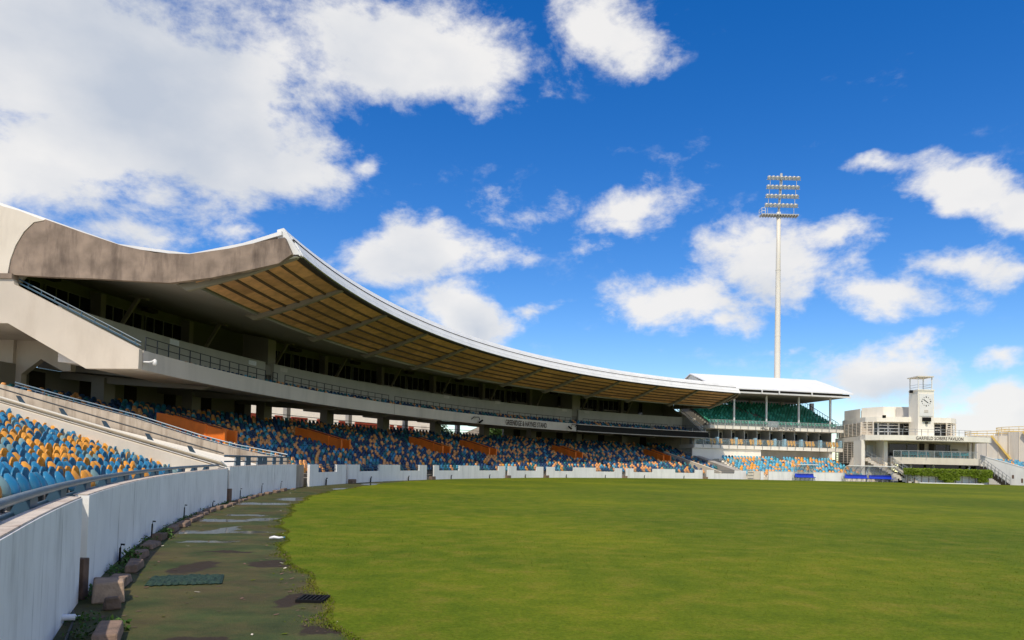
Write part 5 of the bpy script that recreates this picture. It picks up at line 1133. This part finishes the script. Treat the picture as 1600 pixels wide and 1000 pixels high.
# far terrace at the right edge: sloping side wall, seats on it
FT = thing('far_terrace', (74, 99, 0), 'white side of a seating terrace at the right edge of the picture', 'terrace')
fx0 = X(1567.5, 735, 98.5)
fdir = np.array([.55, -.83]); fdir /= np.linalg.norm(fdir)
def ft(s, o, z): q = np.array([fx0, 100.0])+fdir*s+np.array([-fdir[1], fdir[0]])*o; return (q[0], q[1], z)
b = MB(); b.prism([ft(-2.0, 0, -.02), ft(7.5, 0, -.02), ft(7.5, 0, 1.2), ft(5.0, 0, 1.9), ft(-2.0, 0, 4.05)], tuple(np.array(ft(0, .3, 0))-np.array(ft(0, 0, 0)))); b.build('side_wall', 'wall_far', FT)
b = MB(); b.prism([ft(-2.0, -.03, 4.07), ft(5.0, -.03, 1.92), ft(7.5, -.03, 1.22), ft(7.5, -.03, 1.32), ft(5.0, -.03, 2.02), ft(-2.0, -.03, 4.17)], tuple(np.array(ft(0, .36, 0))-np.array(ft(0, 0, 0)))); b.build('coping', 'frame_white', FT)
b = MB()
for i in range(10): b.prism([ft(6.6-i*.85, .32, -.02), ft(6.6-i*.85-.85, .32, -.02), ft(6.6-i*.85-.85, 16, -.02), ft(6.6-i*.85, 16, -.02)], (0, 0, .55+i*.27))
b.build('steps', 'concrete', FT)
for s_, z_, h_ in ((2.0, .9, .5), (3.1, .35, .6), (4.0, .3, .55), (4.9, .25, .45)):
    b = MB(); b.prism([ft(s_, -.012, z_), ft(s_+.25, -.012, z_), ft(s_+.25, -.012, z_+h_), ft(s_, -.012, z_+h_)], tuple(np.array(ft(0, .01, 0))-np.array(ft(0, 0, 0)))); b.build('wall_slot', 'brown_board', FT)
FT_SEATS = []
for i in range(10):
    for j in range(22): q = ft(6.6-i*.85-.5, .75+j*.55, 0); FT_SEATS.append((q[0], q[1], .53+i*.27, math.atan2(-fdir[1], -fdir[0])-math.pi/2, 1.0))
# buildings seen through the open concourse
def house(nm, x0, x1, Y, d, h, lb, m, gable=0):
    a, e = (x0-800)*Y/F_PX, (x1-800)*Y/F_PX; rt = thing(nm, ((a+e)/2, Y+d/2, -.05), lb, 'building')
    b = MB(); b.box(a, e, Y, Y+d, -.05, h); b.build('wall', m, rt)
    if gable:
        b = MB(); b.prism([(a-.4, Y-.4, h), (e+.4, Y-.4, h), ((a+e)/2, Y-.4, h+gable)], (0, d+.8, 0)); b.build('roof', 'concrete_stained', rt)
    else:
        b = MB(); b.box(a-.2, e+.2, Y-.2, Y+d+.2, h+.002, h+.4); b.build('roof', 'concrete', rt)
    n_ = max(2, int((e-a)/3.2))
    for i in range(n_):
        xx = a+(e-a)*(i+.5)/n_
        w_ = MB(); w_.box(xx-.5, xx+.5, Y-.06, Y-.01, h*.45, h*.45+1.2); w_.build('window', 'frame_grey' if gable else 'cream', rt)
    return rt
house('cream_hall', 330, 676, 128, 14, 15, 'tall cream hall seen through the open concourse of the curved stand', 'cream_light')
house('gabled_house', 722, 796, 135, 12, 6.6, 'pale gabled house seen through the open concourse near the stand name', 'cream_light', 2.4)
def tree(x, Y, h, r, lb):
    cx_ = (x-800)*Y/F_PX; rt = thing('background_tree', (cx_, Y, -.05), lb, 'tree')
    b = MB(); b.tube([(cx_, Y, -.05), (cx_+.1, Y, h*.35), (cx_+.2, Y, h*.7)], [.28, .2, .08], 8)
    for k in range(6): a = k*1.05; b.tube([(cx_+.1, Y, h*(.3+.05*k)), (cx_+r*.6*math.cos(a), Y+r*.6*math.sin(a), h*(.6+.05*k))], [.1, .03], 5)
    b.build('trunk', 'bark', rt)
    leaf_cloud('crown', 'leaf', [(cx_+r*.55*math.cos(k*1.3), Y+r*.55*math.sin(k*1.3), h*(.4+.07*(k % 5)), r*.55, h*.28, 420, .45) for k in range(9)], rt)
tree(679, 140, 11.5, 3.2, 'leafy tree beside the cream hall behind the concourse'); tree(783, 126, 10, 3.0, 'leafy tree beside the gabled house behind the concourse')
# ------------------------------------------------------------------ seats
# far template: rounded back plate and tipped-up pan, thin solids
def plate(w, h, z0, y0, lean, th):
    out = [(-w/2*.8, z0), (w/2*.8, z0), (w/2*1.0, z0+h*.45), (w/2*.82, z0+h*.78), (w/2*.45, z0+h*.96), (-w/2*.45, z0+h*.96), (-w/2*.82, z0+h*.78), (-w/2, z0+h*.45)]
    n = len(out); v = [(x, y0+(z-z0)*lean, z) for x, z in out]+[(x, y0+(z-z0)*lean+th, z) for x, z in out]
    f = [tuple(range(n)), tuple(range(n, 2*n))[::-1]]+[((i+1) % n, i, n+i, n+(i+1) % n) for i in range(n)]
    return v, f
v1, f1 = plate(.385, .42, .38, .06, .16, .07); v2, f2 = plate(.34, .28, .28, -.08, .12, .05)
FV = v1+v2; FF = f1+[tuple(i+len(v1) for i in f) for f in f2]
places, cols = [], []
cand = []
PAL = ['seat_navy', 'seat_teal', 'seat_peach', 'seat_blue', 'seat_aqua', 'seat_orange', 'seat_grey']
def pick(wts): return random.choices(range(7), wts)[0]
for i in range(ROWS):
    r_ = R0+RD*i+.02; z = Z0+RZ*i; dt = .545/r_*180/math.pi; t = TL+.55; jj = 0
    while t < TR-.3:
        ok = True
        for v in VOM:
            if r_ > 76.6 and r_ < 81.7 and v-.3 < t < v+1.2: ok = False
            if r_ <= 76.6 and v+.25 < t < v+1.0 and (i % 22) > 13: ok = False
            if r_ >= 81.7 and v+1.35 < t < v+2.1: ok = False
            if r_ < 81.7 and r_ > 72.5 and v+1.4 < t < v+2.15 and abs(v-35.75) > .1: ok = False
        if 62.3 < t < 63.6: ok = False
        if t > 63.6 and i < 3: ok = False
        if ok and random.random() > .006:
            p_ = P(r_, t, z); jj += 1; cand.append((math.dist(p_, (0, 0, EYE)), i, jj, (*p_, rad(90-t), random.uniform(.97, 1.03)), pick((40, 17, 28, 9, 4, 2, 0))))
        t += dt
for i in range(4):
    r_ = 79.75+.8*i; z = 6.05+.25*i; dt = .52/r_*180/math.pi; t = TL+.8
    while t < TR-.6:
        if not (abs((t-TL) % (2*BAY)-1.0) < .45):
            places.append((*P(r_, t, z), rad(90-t), 1.0)); cols.append(pick((46, 22, 20, 10, 2, 0, 0)))
        t += dt
for i in range(LR):
    s_ = LS0+LD*i+.02; u = 5.6+.05*(i % 2)
    while u < 24:
        left = 3.3+.55*(10-i)*.35
        if abs(u-(17.5-.3*i)) > .6 or i < 2: 
            q = H(u, s_, LZ0+LZ*i); places.append((*q, _ha, 1.0)); cols.append(pick((2, 6, 14, 10, 42, 20, 6)))
        u += .5
for q in FT_SEATS: places.append(q); cols.append(pick((0, 0, 8, 16, 40, 30, 6)))
# near terrace: single seats in view, the rest of the rows beyond the frame go with the mass
near = []
for i in range(NR):
    r_ = NR0+ND*i+.02; z = NZ0+NZ*i; te = pa_theta(r_)-.40; dt = .44/r_*180/math.pi; j = 0; t = te
    while t > -44:
        p_ = P(r_, t, z); x, y, zc = proj((p_[0], p_[1], z+.5)); j += 1
        if zc > .5 and x > -25 and y < 1010 and len(near) < 300: near.append((i, j, t, p_))
        elif t > -40: places.append((*p_, rad(90-t), 1.0)); cols.append(random.choices((3, 5, 6), (56, 34, 10))[0])
        t -= dt
cand.sort(key=lambda c: c[0]); NS = max(0, 300-len(near)); single = cand[:NS]
for c in cand[NS:]: places.append(c[3]); cols.append(c[4])
o = instance_mesh('stadium_seats', FV, FF, places, PAL, cols)
stuff(o, 'massed blue, teal and orange plastic seats filling the stands', 'seats')
print('seats mass', len(places), 'near', len(near))
# green seats of the upper tier
gp = []
ua, ub = hg(1180, 650, 14)[0], hg(1200, 650, 14)[0]
for i in range(GR):
    s_ = GS0+GD*i+.0; u = UL+1.6
    while u < UR-.5-.0:
        ac = 16.6-.42*i
        if abs(u-ac) > .55 or i < 2: gp.append((*H(u, s_, GZ0+GZ*i), _ha, 1.05))
        u += .55
stuff(instance_mesh('green_seats', FV, FF, gp, ['seat_green', 'seat_green_light'], [random.choices((0, 1), (70, 30))[0] for _ in gp]), 'rows of green plastic seats on the upper tier of the straight stand', 'seats')
# yellow seats of the boxes, one by one
groups = [(1112, 4), (1146.2-2.2, 4), (1175-1.5, 4), (1201, 3), (1232, 3), (1261, 3), (1293.5, 4)]
k = 0
for gi, (x, n_) in enumerate(groups):
    for j in range(n_):
        u = hg(x+j*4.9, 690, 10.5)[0]; c = H(u, 10.55, 4.925)
        rt = thing('box_seat', c, 'round yellow box seat in the straight stand, %s in the %s group' % (ordinal(j+1), ordinal(gi+1)), 'seat', 'yellow box seats')
        def disc(ww, hh, zc, s_, th):
            n2 = 10; pts = [H(u+ww/2*math.cos(2*math.pi*q/n2), s_, zc+hh/2*math.sin(2*math.pi*q/n2)) for q in range(n2)]; m_ = MB(); m_.prism(pts, tuple(-HN*th)+(0,)); return m_
        disc(.47, .52, 5.66, 10.62, .05).build('backrest', 'seat_yellow', rt)
        m_ = disc(.45, .44, 5.32, 10.45, .06); m_.bar(H(u, 10.56, 4.925), H(u, 10.56, 5.45), .07); m_.build('seat_pan', 'seat_yellow', rt)
# near seats: curved shells with thickness
def shell(w, h, z0, y0, lean, bulge, th, nu=7, nv=7):
    """rounded shell standing on z0; bulge > 0 swells towards the field"""
    V = []
    for sgn in (0, 1):
        for j in range(nv):
            q = j/(nv-1)
            hw = w/2*min(1.0, (.80+.20*min(1, q/.3)))*math.sqrt(max(.0, 1-max(0, (q-.45)/.57)**2.2))
            hw = max(hw, .03)
            for i in range(nu):
                s = -1+2*i/(nu-1); y = y0+q*h*lean-bulge*(1-s*s)*(.35+.65*math.sin(math.pi*min(1, q*.85+.1)) if bulge < 0 else .25+.75*math.sin(math.pi*min(1, q*.9+.1)))
                V.append((s*hw*(1-.0*sgn), y+sgn*th, z0+q*h*(1-.02*s*s)))
    n = nu*nv; Fc = []
    for j in range(nv-1):
        for i in range(nu-1):
            a = j*nu+i; Fc.append((a, a+1, a+nu+1, a+nu)); Fc.append((n+a+nu, n+a+nu+1, n+a+1, n+a))
    rim = [i for i in range(nu)]+[j*nu+nu-1 for j in range(1, nv)]+[(nv-1)*nu+i for i in range(nu-2, -1, -1)]+[j*nu for j in range(nv-2, 0, -1)]
    for a, c in zip(rim, rim[1:]+rim[:1]): Fc.append((c, a, n+a, n+c))
    return V, Fc
def seat_mesh(nm, V, Fc, m, smooth=True):
    me = bpy.data.meshes.new(nm); me.from_pydata(V, [], Fc); me.materials.append(MATS[m]); fix_normals(me)
    if smooth: me.polygons.foreach_set('use_smooth', [True]*len(me.polygons))
    me.update(); return me
SB = shell(.42, .42, .38, .19, .06, -.08, .022); SP = shell(.385, .41, .30, -.16, .36, .10, .025)
bk = MB(); bk.box(-.03, .03, .05, .16, .0, .42); bk.box(-.19, .19, .06, .10, .32, .37)
SM = {}
for cn in ('seat_blue', 'seat_orange', 'seat_grey'): SM[cn] = (seat_mesh('backrest', *SB, cn), seat_mesh('seat_pan', *SP, cn))
BKM = seat_mesh('bracket', bk.v, bk.f, 'seat_bracket', False)
CN = {'seat_blue': 'blue', 'seat_orange': 'orange', 'seat_grey': 'faded grey-green'}
for (i, j, t, p_) in near:
    cn = random.choices(('seat_blue', 'seat_orange', 'seat_grey'), (54, 35, 11))[0]
    lb = '%s seat on the near terrace, %s row up, %s from the aisle wall' % (CN[cn], ordinal(i+1), ordinal(j))
    rt = thing('stadium_seat', p_, lb, 'seat', 'seats on the near terrace'); rt.rotation_euler = (0, 0, rad(90-t)); rt.scale = (.95, .95, .95)
    for nm, me in (('backrest', SM[cn][0]), ('seat_pan', SM[cn][1]), ('bracket', BKM)):
        o = bpy.data.objects.new(nm, me); COL.objects.link(o); o.parent = rt
        if nm == 'seat_pan': o.rotation_euler = (random.uniform(-.10, .10), 0, random.uniform(-.04, .04))
        if nm == 'seat_pan' and random.random() < .05: o.rotation_euler = (.45, 0, 0); o.location = (0, -.02, .08)

# the seats of the curved stand nearest the camera, one by one (too small to show parts)
PN = ['navy', 'teal', 'peach', 'blue', 'aqua', 'orange', 'grey']
SMM = {}
for _, i, j, pl, ci in single:
    if ci not in SMM:
        me = bpy.data.meshes.new('curved_stand_seat'); me.from_pydata(FV, [], FF); me.materials.append(MATS[PAL[ci]]); fix_normals(me); SMM[ci] = me
    o = bpy.data.objects.new('stadium_seat', SMM[ci]); COL.objects.link(o); o.location = pl[:3]; o.rotation_euler = (0, 0, pl[3]); o.scale = (pl[4],)*3
    tag(o, '%s seat in the curved stand, %s row up, %s from the stained wall' % (PN[ci], ordinal(i+1), ordinal(j)), 'seat', 'nearest seats of the curved stand')
